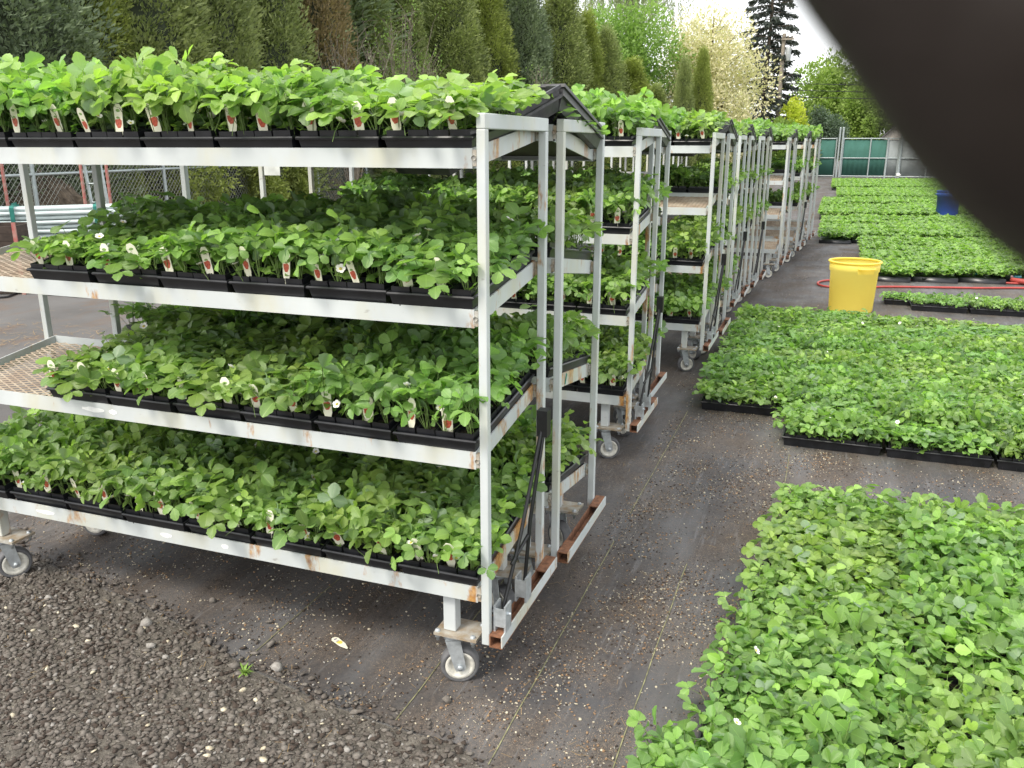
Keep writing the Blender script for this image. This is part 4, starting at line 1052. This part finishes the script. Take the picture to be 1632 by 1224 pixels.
# hanging willow strands above the light tree
def willow():
    base = at(1000, 230, 44); t = empty('willow_tree', (base.x, base.y, 0)); tag(t, 'grey weeping tree with hanging strands behind the light green tree', 'tree')
    r = np.random.default_rng(8); V = []; D_ = []; lc = []
    for k in range(420):
        a = r.uniform(0, 6.28); q = r.uniform(.2, 3.0); x, y = q*math.cos(a), q*math.sin(a); z = r.uniform(8.5, 11); l = r.uniform(1.2, 3.2)
        for i in range(50): V.append((x+r.normal(0, .03), y+r.normal(0, .03), z-l*i/50)); D_.append((0, 0, -1)); lc.append(r.random())
    mesh_obj('crown', spray_mesh('crown', TM['willow'], np.array(V), np.array(D_, float), (.08, .16), .3, np.array(lc), .3, 8), t)
    trunk_mb(10.6, .22, 0, 20, 5, .35).build('trunk', M['bark'], t)
willow()
def spruce():
    base = at(1213, 230, 46); t = empty('spruce_tree', (base.x, base.y, 0)); tag(t, 'tall dark spruce with drooping tiers beside the utility pole', 'tree')
    r = np.random.default_rng(17); P = []; Dn = []; h = 12.0; tb_ = trunk_mb(h, .2, 0, 0, 3)
    for k in range(130):
        z = h*(.06+.92*(k/130)); l = (1-z/h)**.7*2.5*r.uniform(.6, 1.1)+.15; a = k*2.4+r.uniform(-.3, .3); d = np.array([math.cos(a), math.sin(a), 0])
        tb_.tube([(0, 0, z), tuple(d*l*.6+np.array([0, 0, z-.04*l])), tuple(d*l+np.array([0, 0, z-.02*l]))], [.03, .02, .008], 5)
        m = int(300*l/2+30)
        for i in range(m):
            s = r.random()**.6; q = d*l*s + np.array([-d[1], d[0], 0])*r.normal(0, .16)*l*.6*s + np.array([0, 0, z-.12*l*s*s - abs(r.normal(0, .10))]); P.append(q); Dn.append(d+np.array([0, 0, -.5]))
    mesh_obj('crown', spray_mesh('crown', TM['spruce'], np.array(P), np.array(Dn), (.10, .22), .45, None, .2, 5), t); tb_.build('trunk', M['bark'], t)
spruce()
# bare shrubs and thin shoots in front of the row
M['twig'] = simple('grey_twig', (.26, .22, .17), .9, 0, .4, 20)
def bare_shrub(u, dpt, h, w, lab, seed, leaves=TM['grey'], nl=700):
    base = at(u, 230, dpt); t = empty('bare_shrub', (base.x, base.y, 0)); tag(t, lab, 'shrub', 'thin shrubs in front of the evergreens'); rr = random.Random(seed); b = MB(); P = []; Dn = []
    for k in range(26):
        a = rr.uniform(0, 6.28); q = rr.uniform(.2, 1)*w/2; p = [Vector((0, 0, 0)), Vector((math.cos(a)*q*.4, math.sin(a)*q*.4, h*.5)), Vector((math.cos(a)*q, math.sin(a)*q, h*rr.uniform(.75, 1)))]
        sp = smooth_path(p, 5); b.tube(sp, [.012*(1-i/len(sp))+.003 for i in range(len(sp))], 5)
        for j in range(9):
            s = sp[rr.randint(4, len(sp)-1)]; e = s+Vector((rr.uniform(-.3, .3), rr.uniform(-.3, .3), rr.uniform(.05, .4))); b.tube([s, (s+e)/2+Vector((0, 0, .03)), e], [.005, .004, .002], 4); P.append(e); Dn.append((0, 0, 1)); P.append((s+e)/2); Dn.append((0, 0, 1))
    b.build('branches', M['twig'], t)
    P = np.array([tuple(q) for q in P]); idx = np.random.default_rng(seed).integers(len(P), size=nl); P = P[idx]+np.random.default_rng(seed+1).normal(0, .05, (nl, 3))
    mesh_obj('leaves', spray_mesh('leaves', leaves, P, np.array(Dn, float)[idx], (.03, .07), .6, None, 0, seed), t)
bare_shrub(560, 18.5, 3.9, 2.0, 'bare grey shrub in front of the brown evergreen', 3, TM['grey'], 300)
bare_shrub(640, 21.0, 4.7, 2.0, 'bare twiggy shrub with pale leaves in front of the slim evergreens', 4, TM['lime'], 900)
bare_shrub(675, 21.5, 3.9, 1.6, 'thin shrub with pale leaves right of the bare twiggy one', 5, TM['lime'], 700)
bare_shrub(863, 24.0, 3.5, .8, 'slim shoot with yellow green leaves before the pointed evergreen', 6, TM['lime'], 260)

# ------------------------------------------------------------------ utility pole and wires
M['wood'] = simple('weathered_pole', (.30, .26, .21), .9, 0, .35, 8, .4)
up0 = at(1236, 230, 45); t = empty('utility_pole', (up0.x, up0.y, 0)); tag(t, 'weathered wooden utility pole with a grey transformer', 'utility pole')
ptop = 1.674+(230-66)/F*45.0
b = MB(); b.tube([(0, 0, 0), (0, 0, ptop*.5), (0, 0, ptop)], [.13, .115, .095], 12); b.build('pole', M['wood'], t)
b = MB(); b.lathe([(0, 0), (.13, 0), (.14, .05), (.14, .62), (.11, .7), (0, .72)], 16, 0, Matrix.Translation((.27, -.05, ptop-1.35))); b.box((.1, -.08, ptop-.9), (.2, 0, ptop-.8)); b.build('transformer', simple('transformer_grey', (.36, .38, .38), .5, .2), t)
b = MB(); b.box((-.12, -.2, ptop-.33), (.5, -.12, ptop-.25)); b.build('crossarm', M['wood'], t)
for k in range(3):
    b = MB(); b.lathe([(0, 0), (.05, 0), (.03, .05), (.05, .09), (0, .13)], 8, 0, Matrix.Translation((.0+.2*k, -.15, ptop-.24))); b.build('insulator', simple('insulator_glass', (.2, .16, .12), .3), t)
for k, v in enumerate((139, 149, 159)):
    z = 1.674+(230-v)/F*45; a = Vector((up0.x+.12, up0.y-.12, z)); e = at(1900, v+3, 44); e.z = z-.1; m = (a+e)/2-Vector((0, 0, .12))
    b = MB(); b.tube(smooth_path([a, m, e], 8), .018, 5); tag(b.build('power_wire', M['darkpole']), '%s black wire running right from the utility pole' % ['topmost', 'middle', 'lowest'][k], 'wire', 'power wires')

# ------------------------------------------------------------------ green screened fence and shed
M['screen'] = simple('green_privacy_screen', (.030, .105, .080), .85, 0, .25, 2, .2, col2=(.04, .13, .105))
M['galv'] = simple('galvanised_pipe', (.42, .47, .47), .45, .5, .2, 20)
M['greyscreen'] = simple('grey_screen', (.30, .33, .33), .8, 0, .2, 2)
FY = 47.0
def fxat(u, v=279): p = ground(u, 281); return (u-816)/F
def fence_pt(u):
    # intersection of the pixel column (at the fence foot height) with the plane y = FY
    d = fw + rt*((u-816)/F) - upv*((262-612)/F); k = (FY-CAM.y)/d.y; return CAM.x+d.x*k
def fence_run(u0, u1, lab, screen, posts, cat='fence', name='screened_fence'):
    x0, x1 = fence_pt(u0), fence_pt(u1); t = empty(name, (x0, FY, 0)); tag(t, lab, cat, 'green screened boundary fence'); H = 1.95; Lx = x1-x0
    b = MB()
    for i in range(31):
        x = Lx*i/30; y = .012*math.sin(i*1.9); b.v += [(x, y, .1), (x, y, H-.06)]
    b.add([], []); b.f = [(2*i, 2*i+2, 2*i+3, 2*i+1) for i in range(30)]; b.m = [0]*30; b.sm = [True]*30
    o = b.build('screen', screen, t); sd = o.modifiers.new('thick', 'SOLIDIFY'); sd.thickness = .004
    for z in (.06, H*.5, H): b = MB(); b.tube([(0, -.04, z), (Lx, -.04, z)], .028, 8); b.build('rail', M['galv'], t)
    for q in posts: b = MB(); b.tube([(q*Lx, -.05, 0), (q*Lx, -.05, H+.05)], .035, 8); b.build('post', M['galv'], t)
    return t
fence_run(1180, 1330, 'green screened fence left of the tall gate posts', M['screen'], (0, .25, .5, .75, 1))
fence_run(1341, 1411, 'wide green screened gate panel between posts', M['screen'], (0, .62, 1), 'gate', 'screened_gate')
fence_run(1412, 1430, 'narrow pale screened panel beside the right gate post', M['greyscreen'], (0, 1), 'gate', 'screened_gate')
fence_run(1434, 1900, 'grey screened fence right of the gate in front of the shed', M['greyscreen'], (0, .1, .2, .3, .4, .5, .6, .7, .8, .9, 1))
for u, hh, lab in ((1334, 2.45, 'left tall steel gate post'), (1339, 2.45, 'right tall steel gate post beside the latch'), (1432, 2.2, 'white steel post at the right end of the gate')):
    x = fence_pt(u); b = MB(); b.tube([(0, 0, 0), (0, 0, hh)], .05, 10); b.lathe([(.05, hh), (.06, hh+.01), (.03, hh+.06), (0, hh+.07)], 10); o = b.build('gate_post', M['galv']); o.location = (x, FY-.12, 0); tag(o, lab, 'gate post', 'gate posts')
M['cream'] = simple('pale_siding', (.62, .56, .50), .7, 0, .1, 3)
M['roof'] = simple('grey_shingle', (.12, .11, .11), .9, 0, .4, 6, .3)
x0 = fence_pt(1408); sx = x0; t = empty('garden_shed', (sx, FY+2.2, 0)); tag(t, 'pale gabled shed behind the fence, mostly hidden', 'shed')
b = MB(); wd = 1.9; hw = 2.05; pk = 3.0
b.add([(0, 0, 0), (wd, 0, 0), (wd, 0, hw), (wd/2, 0, pk), (0, 0, hw), (0, 2.5, 0), (wd, 2.5, 0), (wd, 2.5, hw), (wd/2, 2.5, pk), (0, 2.5, hw)], [(0, 1, 2, 3, 4), (9, 8, 7, 6, 5), (0, 4, 9, 5), (1, 6, 7, 2)]); b.build('wall', M['cream'], t)
b = MB()
for s in (0, 1):
    xa, xb = (-.12, wd/2) if s == 0 else (wd+.12, wd/2)
    za = hw-.1
    b.add([(xa, -.15, za), (xb, -.15, pk+.02), (xb, 2.65, pk+.02), (xa, 2.65, za), (xa, -.15, za+.05), (xb, -.15, pk+.07), (xb, 2.65, pk+.07), (xa, 2.65, za+.05)], [(0,3,2,1),(4,5,6,7),(0,1,5,4),(1,2,6,5),(2,3,7,6),(3,0,4,7)])
b.build('roof', M['roof'], t)
b = MB(); b.box((.6, -.03, .05), (1.3, -.005, 1.9)); b.build('door', simple('shed_door', (.4, .38, .36), .6), t)
o = rock_cloud('white_sack', np.array([[0., 0.]]), .36, .37, [simple('white_sack_cloth', (.7, .7, .66), .8)], 9, 0, None, .9, .05); o.location = (fence_pt(1432), FY-.5, 0); tag(o, 'white sack lying at the foot of the gate post', 'sack')
leafy('shrub', 1466, 46, .15, 1.0, .35, TM['green'], 'low green plants at the foot of the grey fence', 120, 3000, (.08, .16), 30, cat='shrub', trunk=False)

# ------------------------------------------------------------------ yard behind on the left: chain-link fence, pipes, posts, ladder
_a = at(60, 230, 11.4); _b = at(610, 230, 23); dirf = Vector((_b.x-_a.x, _b.y-_a.y, 0)).normalized()
fs = Vector((_a.x, _a.y, 0)) - dirf*3.0
M['wire'] = simple('galvanised_wire', (.50, .52, .48), .5, .4, .2, 30)
def chain_link():
    t = empty('chain_link_fence', (fs.x, fs.y, 0)); tag(t, 'galvanised chain link fence between the yard and the evergreens', 'fence')
    L = 17.0; H = 2.0; p = .09; b = MB(); nx = int(L/p)
    V = []; Fc = []; w = .0030
    for i in range(-int(H/p), nx):
        for s in (1, -1):
            x0_ = i*p if s == 1 else i*p+H; x1_ = x0_+H*s
            a = np.array([x0_, 0.]); c = np.array([x1_, H]); lo, hi = 0., 1.
            for end in (0, L):
                pass
            ts = [0, 1]
            if x0_ != x1_:
                t0 = (0-x0_)/(x1_-x0_); t1 = (L-x0_)/(x1_-x0_); lo = max(0, min(t0, t1)); hi = min(1, max(t0, t1))
            if hi <= lo: continue
            A = a+(c-a)*lo; B = a+(c-a)*hi; px, pz = .7071*w*-s, .7071*w
            for y in (-w, w):
                pass
            o = len(V)
            for q in (A, B):
                V.extend([q_ for q_ in [(q[0]+px, 0, q[1]+pz), (q[0]-px, 0, q[1]-pz), (q[0], w*1.4*s, q[1])]])
            Fc += [(o, o+1, o+4, o+3), (o+1, o+2, o+5, o+4), (o+2, o, o+3, o+5)]
    me = bpy.data.meshes.new('wire_mesh'); me.from_pydata([(dirf.x*x-dirf.y*y, dirf.y*x+dirf.x*y, z+.03) for x, y, z in V], [], Fc); me.materials.append(M['wire']); me.update(); mesh_obj('wire_mesh', me, t)
    for z in (1.28, 2.03): b = MB(); b.tube([(0, 0, z), tuple(dirf*L+Vector((0, 0, z)))], .021, 8); b.build('rail', M['galv'], t)
    for k in range(7):
        q = dirf*L*k/6; b = MB(); b.tube([(q.x, q.y, 0), (q.x, q.y, 2.1)], .03, 8); b.build('post', M['galv'], t)
chain_link()
c3 = [o for o in C.objects if o.name.startswith('nursery_cart') and abs(o.location.y-2.14) < 1e-4][0]
b = MB(); b.box((-W0+.037, .004, 1.50), (-W0+.145, .007, 1.63)); b.build('card', simple('white_card', (.60, .62, .58), .6), c3)
# low evergreen bushes growing in front of the chain link
leafy('shrub', 415, fence_depth(415)+(-0.35), 1.0, .52, 1.1, AM[1], 'bushy yellow green evergreen growing through the chain link fence', 130, 12000, (.05, .11), 60, .4, cat='shrub', rad=.05)
leafy('shrub', 470, fence_depth(470)+(-0.35), .95, .32, 1.0, AM[1], 'smaller yellow green evergreen bush beyond the sign', 131, 7000, (.05, .11), 40, .4, cat='shrub', rad=.05)
leafy('shrub', 610, fence_depth(610)+(-0.4), 1.0, .6, 1.1, AM[0], 'green bush by the fence behind the carts', 132, 9000, (.05, .11), 50, .4, cat='shrub', rad=.05)
leafy('shrub', 280, fence_depth(280)+(0.9), 1.0, 1.0, 1.0, AM[1], 'loose green bush behind the chain link mesh', 133, 12000, (.05, .11), 60, .4, cat='shrub', rad=.05)
leafy('shrub', 20, fence_depth(20)+(1.4), 1.0, 1.1, 1.1, AM[2], 'dark bush behind the red posts', 134, 12000, (.05, .11), 60, .4, cat='shrub', rad=.05)

# heap of brown soil and mulch behind the pipes
def heap(u, v, dpt, rx, ry, h, lab, seed):
    p = at(u, v, dpt); r = np.random.default_rng(seed); n = 30; m = 12; b = MB(); vs = []
    for i in range(m+1):
        q = i/m
        for j in range(n):
            a = 2*math.pi*j/n; k = 1+.12*math.sin(3*a+seed)+r.normal(0, .03); vs.append((rx*q*k*math.cos(a), ry*q*k*math.sin(a), h*(math.cos(q*math.pi)*.5+.5)*(1+r.normal(0, .05))))
    b.add(vs, [(i*n+j, i*n+(j+1) % n, (i+1)*n+(j+1) % n, (i+1)*n+j) for i in range(m) for j in range(n)], 0, False)
    o = b.build('soil_heap', simple('brown_mulch', (.13, .10, .07), .95, 0, .6, 14, .8, pos=True)); o.location = (p.x, p.y, -.02); o.rotation_euler.z = .4; tag(o, lab, 'soil heap')
heap(95, 470, 12.4, 1.5, .8, 1.25, 'brown mound of soil and dead grass behind the pipe stack', 2)
# pipes
M['pipe'] = simple('pale_pipe', (.58, .66, .65), .4, .1, .12, 5)
pl0 = at(-60, 352, 10.5); pl1 = at(215, 352, 11.1); axis = (pl1-pl0); axis.z = 0; Lp = axis.length; ax_ = axis.normalized(); pp = Vector((-ax_.y, ax_.x, 0))
rp = random.Random(2)
k = 0
for row in range(10):
    for j in range(4):
        z = .40+row*.056; off = (j-1.5)*.075+(row % 2)*.035; dl = rp.uniform(-.25, .1)+(.05*row if row < 5 else -.02*(row-5)); c = Vector((pl0.x, pl0.y, z))+pp*off
        a = c+ax_*(.35-.07*row+rp.uniform(-.05, .05)); e = c+ax_*(Lp+dl)
        b = MB(); b.tube([a, (a+e)/2-Vector((0, 0, .012)), e], .025, 8, 0, True)
        rowl = ['lowest', 'second', 'third', 'fourth', 'fifth', 'sixth', 'seventh', 'eighth', 'ninth', 'topmost'][row]; coll = ['front', 'second', 'third', 'back'][j]
        tag(b.build('steel_pipe', M['pipe']), 'pale pipe in the yard stack, %s layer up, %s one of four' % (rowl, coll), 'pipe', 'pale pipes stacked in the yard')
M['strap'] = simple('green_strap', (.02, .20, .16), .5, 0, .2, 20)
for s, lab in ((.30, 'left'), (.78, 'right')):
    c = Vector((pl0.x, pl0.y, 0))+ax_*(Lp*s); b = MB(); h0, h1 = .37, .94
    q = [c-pp*.155+Vector((0, 0, h0)), c-pp*.158+Vector((0, 0, h1-.03)), c-pp*.12+Vector((0, 0, h1)), c+pp*.16+Vector((0, 0, h1)), c+pp*.2+Vector((0, 0, h0))]
    for a, e in zip(q[:-1], q[1:]): b.bar(a, e, .05, .006, 0, tuple(pp))
    tag(b.build('strap', M['strap']), '%s green strap tied round the stack of pale pipes' % lab, 'strap', 'green straps round the pipes')
M['timber'] = simple('dark_timber', (.06, .042, .032), .9, 0, .5, 10, .4)
# slatted crate and bearers carrying the pipes
for i, (s, lab) in enumerate(((.12, 'dark timber bearer under the left end of the pipes'), (.5, 'dark timber bearer under the middle of the pipes'), (.88, 'dark timber bearer under the right end of the pipes'))):
    c = Vector((pl0.x, pl0.y, 0))+ax_*(Lp*s); b = MB(); b.bar(c-pp*.35+Vector((0, 0, .18)), c+pp*.35+Vector((0, 0, .18)), .2, .36); tag(b.build('timber_bearer', M['timber'], None, .01), lab, 'timber', 'timber bearers under the pipes')
ck = at(-12, 400, 9.95); t = empty('slatted_crate', (ck.x, ck.y, 0), (0, 0, .5)); tag(t, 'dark brown slatted crate in front of the pipe stack', 'crate')
b = MB()
for k in range(9): b.box((-.5, -.3, .02+k*.085), (.36, -.275, .095+k*.085)); b.box((.36, -.3, .02+k*.085), (.385, .3, .095+k*.085)); b.box((-.5, .275, .02+k*.085), (.36, .3, .095+k*.085))
b.build('slats', M['timber'], t)
M['red'] = simple('red_paint_worn', (.36, .08, .07), .6, 0, .4, 12, .1, col2=(.34, .22, .18))
for k, (x, y) in enumerate(((.40, -.31), (-.5, -.31))): b = MB(); b.box((x-.02, y-.02, 0), (x+.02, y+.0, .82)); b.build('corner_post', M['red'], t)
for u, dpt, lab in ((24, 11.0, 'red worn steel post at the left behind the pipes'), (146, 11.5, 'red worn steel post half hidden by a cart post'), (186, 11.9, 'red worn steel post in front of the chain link mesh')):
    p = at(u, 400, dpt); b = MB(); b.box((-.014, -.014, 0), (.014, .014, 1.9)); b.box((-.018, -.018, 1.9), (.018, .018, 1.912)); b.box((-.07, -.07, 0), (.07, .07, .012)); o = b.build('red_post', M['red']); o.location = (p.x, p.y, 0); tag(o, lab, 'steel post', 'red steel posts in the yard')
# ladder leaning between the red posts
p0 = at(176, 395, 11.8); p0.z = 0; t = empty('ladder', p0); tag(t, 'thin grey ladder leaning beside the red posts', 'ladder'); lean = rt*-.25+fw*.25; lean.z = 0
for s in (-.12, .10): b = MB(); b.bar(rt*s, rt*s+lean+Vector((0, 0, 2.0)), .03, .03, 0, (0, 1, 0)); b.build('rail', M['galv'], t)
for k in range(8): q = (k+.6)/8; a = rt*-.12+(lean+Vector((0, 0, 2.0)))*q; b = MB(); b.tube([a, a+rt*.22], .012, 6); b.build('rung', M['galv'], t)
# grey cable lying along the dirt and some boards
b = MB(); cp = [ground(u, v, .015) for u, v in ((-80, 476), (0, 474), (20, 470), (36, 462), (52, 462), (70, 468), (100, 470), (135, 473), (175, 470))]; b.tube(smooth_path(cp), .012, 6); tag(b.build('cable', M['darkpole']), 'black cable lying along the pale dirt', 'cable')
for i, (u, v, lab) in enumerate(((92, 466, 'weathered board end lying on the dirt, left one'), (122, 468, 'weathered board lying on the dirt, middle one'), (160, 466, 'weathered board lying on the dirt, right one'))):
    p = ground(u, v); b = MB(); b.box((-.28, -.06, 0), (.28, .06, .09)); o = b.build('board', M['timber'], None, .005); o.location = (p.x, p.y, .004); o.rotation_euler.z = .5+.2*i; tag(o, lab, 'board', 'boards lying on the dirt')

# ------------------------------------------------------------------ the photographer's hand and phone, one fingertip crossing the corner of the lens
def cs(x, y, z): return CAMM @ Vector((x/1000, y/1000, z/1000))      # millimetres beside the lens
M['skin'] = simple('skin', (.026, .019, .016), .5, 0, .12, 40, .1)  # darker than natural skin: the finger's shade is put into this colour
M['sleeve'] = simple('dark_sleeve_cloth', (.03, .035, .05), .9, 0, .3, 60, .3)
M['phone'] = simple('black_phone_body', (.012, .012, .013), .35, 0, .2, 60)
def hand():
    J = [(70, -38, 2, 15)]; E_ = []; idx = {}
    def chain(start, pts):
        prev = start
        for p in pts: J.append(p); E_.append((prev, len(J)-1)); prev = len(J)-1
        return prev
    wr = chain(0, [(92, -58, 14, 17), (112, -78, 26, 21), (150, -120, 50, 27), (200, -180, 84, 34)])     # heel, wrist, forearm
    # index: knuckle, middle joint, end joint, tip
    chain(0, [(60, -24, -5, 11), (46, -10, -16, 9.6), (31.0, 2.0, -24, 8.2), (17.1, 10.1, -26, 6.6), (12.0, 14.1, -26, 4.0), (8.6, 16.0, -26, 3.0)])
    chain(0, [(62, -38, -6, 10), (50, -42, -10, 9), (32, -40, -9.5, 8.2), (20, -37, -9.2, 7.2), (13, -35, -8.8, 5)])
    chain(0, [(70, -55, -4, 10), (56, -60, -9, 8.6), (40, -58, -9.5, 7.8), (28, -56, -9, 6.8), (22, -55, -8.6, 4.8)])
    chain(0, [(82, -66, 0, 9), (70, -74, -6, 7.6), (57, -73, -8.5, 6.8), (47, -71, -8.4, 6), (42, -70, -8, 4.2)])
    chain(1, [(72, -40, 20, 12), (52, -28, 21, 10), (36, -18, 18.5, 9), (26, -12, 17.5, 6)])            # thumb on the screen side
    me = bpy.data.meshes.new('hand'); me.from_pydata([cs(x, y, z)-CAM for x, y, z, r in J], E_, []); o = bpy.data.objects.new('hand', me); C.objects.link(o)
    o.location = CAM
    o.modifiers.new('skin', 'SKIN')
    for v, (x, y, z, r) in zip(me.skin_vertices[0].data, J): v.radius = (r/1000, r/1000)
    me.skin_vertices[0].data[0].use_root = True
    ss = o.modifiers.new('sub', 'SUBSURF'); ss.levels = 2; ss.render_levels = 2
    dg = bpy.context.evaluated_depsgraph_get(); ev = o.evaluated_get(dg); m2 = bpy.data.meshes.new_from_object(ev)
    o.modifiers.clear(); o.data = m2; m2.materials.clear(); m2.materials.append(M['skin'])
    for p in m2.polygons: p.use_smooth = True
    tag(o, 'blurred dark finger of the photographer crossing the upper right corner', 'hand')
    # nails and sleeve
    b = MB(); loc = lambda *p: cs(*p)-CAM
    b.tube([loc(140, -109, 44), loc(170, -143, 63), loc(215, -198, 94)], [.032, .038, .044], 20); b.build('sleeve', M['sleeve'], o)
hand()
def phone():
    t = MB(); mtx = CAMM.copy(); t.box((-.112, -.052, .0011), (.040, .024, .0092), 0)
    o = t.build('phone', M['phone'], None, .0035); o.matrix_world = mtx
    s = MB(); s.box((-.104, -.048, .0093), (.030, .020, .0096)); s.build('screen', simple('dark_glass', (.01, .01, .012), .1), o)
    tag(o, 'black phone held in the hand of the photographer', 'phone')
phone()

# worn label remnants and a paint mark on the carts
c1 = [o for o in C.objects if o.name.startswith('nursery_cart') and abs(o.location.y) < 1e-4 and abs(o.location.x) < 1e-4][0]
M['paper'] = simple('torn_paper', (.78, .79, .78), .8, 0, .1, 80)
for x0_, l_, k in ((-1.50, .10, 2), (-1.38, .035, 2), (-1.80, .09, 3), (-1.22, .05, 3), (-.96, .03, 3)):
    b = MB(); rr = random.Random(int(-x0_*100)); n = 10; z = SH[k]-.024; vs = []
    for i in range(n+1):
        x = x0_+l_*i/n; a = .007*math.sin(math.pi*i/n)+.002; vs += [(x, .0032, z-a-rr.uniform(0, .003)), (x, .0032, z+a*.7+rr.uniform(0, .003))]
    b.add(vs, [(2*i, 2*i+2, 2*i+3, 2*i+1) for i in range(n)]); b.build('label_remnant', M['paper'], c1)
c2 = [o for o in C.objects if o.name.startswith('nursery_cart') and abs(o.location.y-.60) < 1e-4][0]
b = MB(); zz = shelf_z(SH[2], .2, 1); b.bar((-.0145, .19, zz-.044), (-.0145, .21, zz-.008), .012, .002, 0, (1, 0, 0)); b.build('paint_mark', M['strap'], c2)
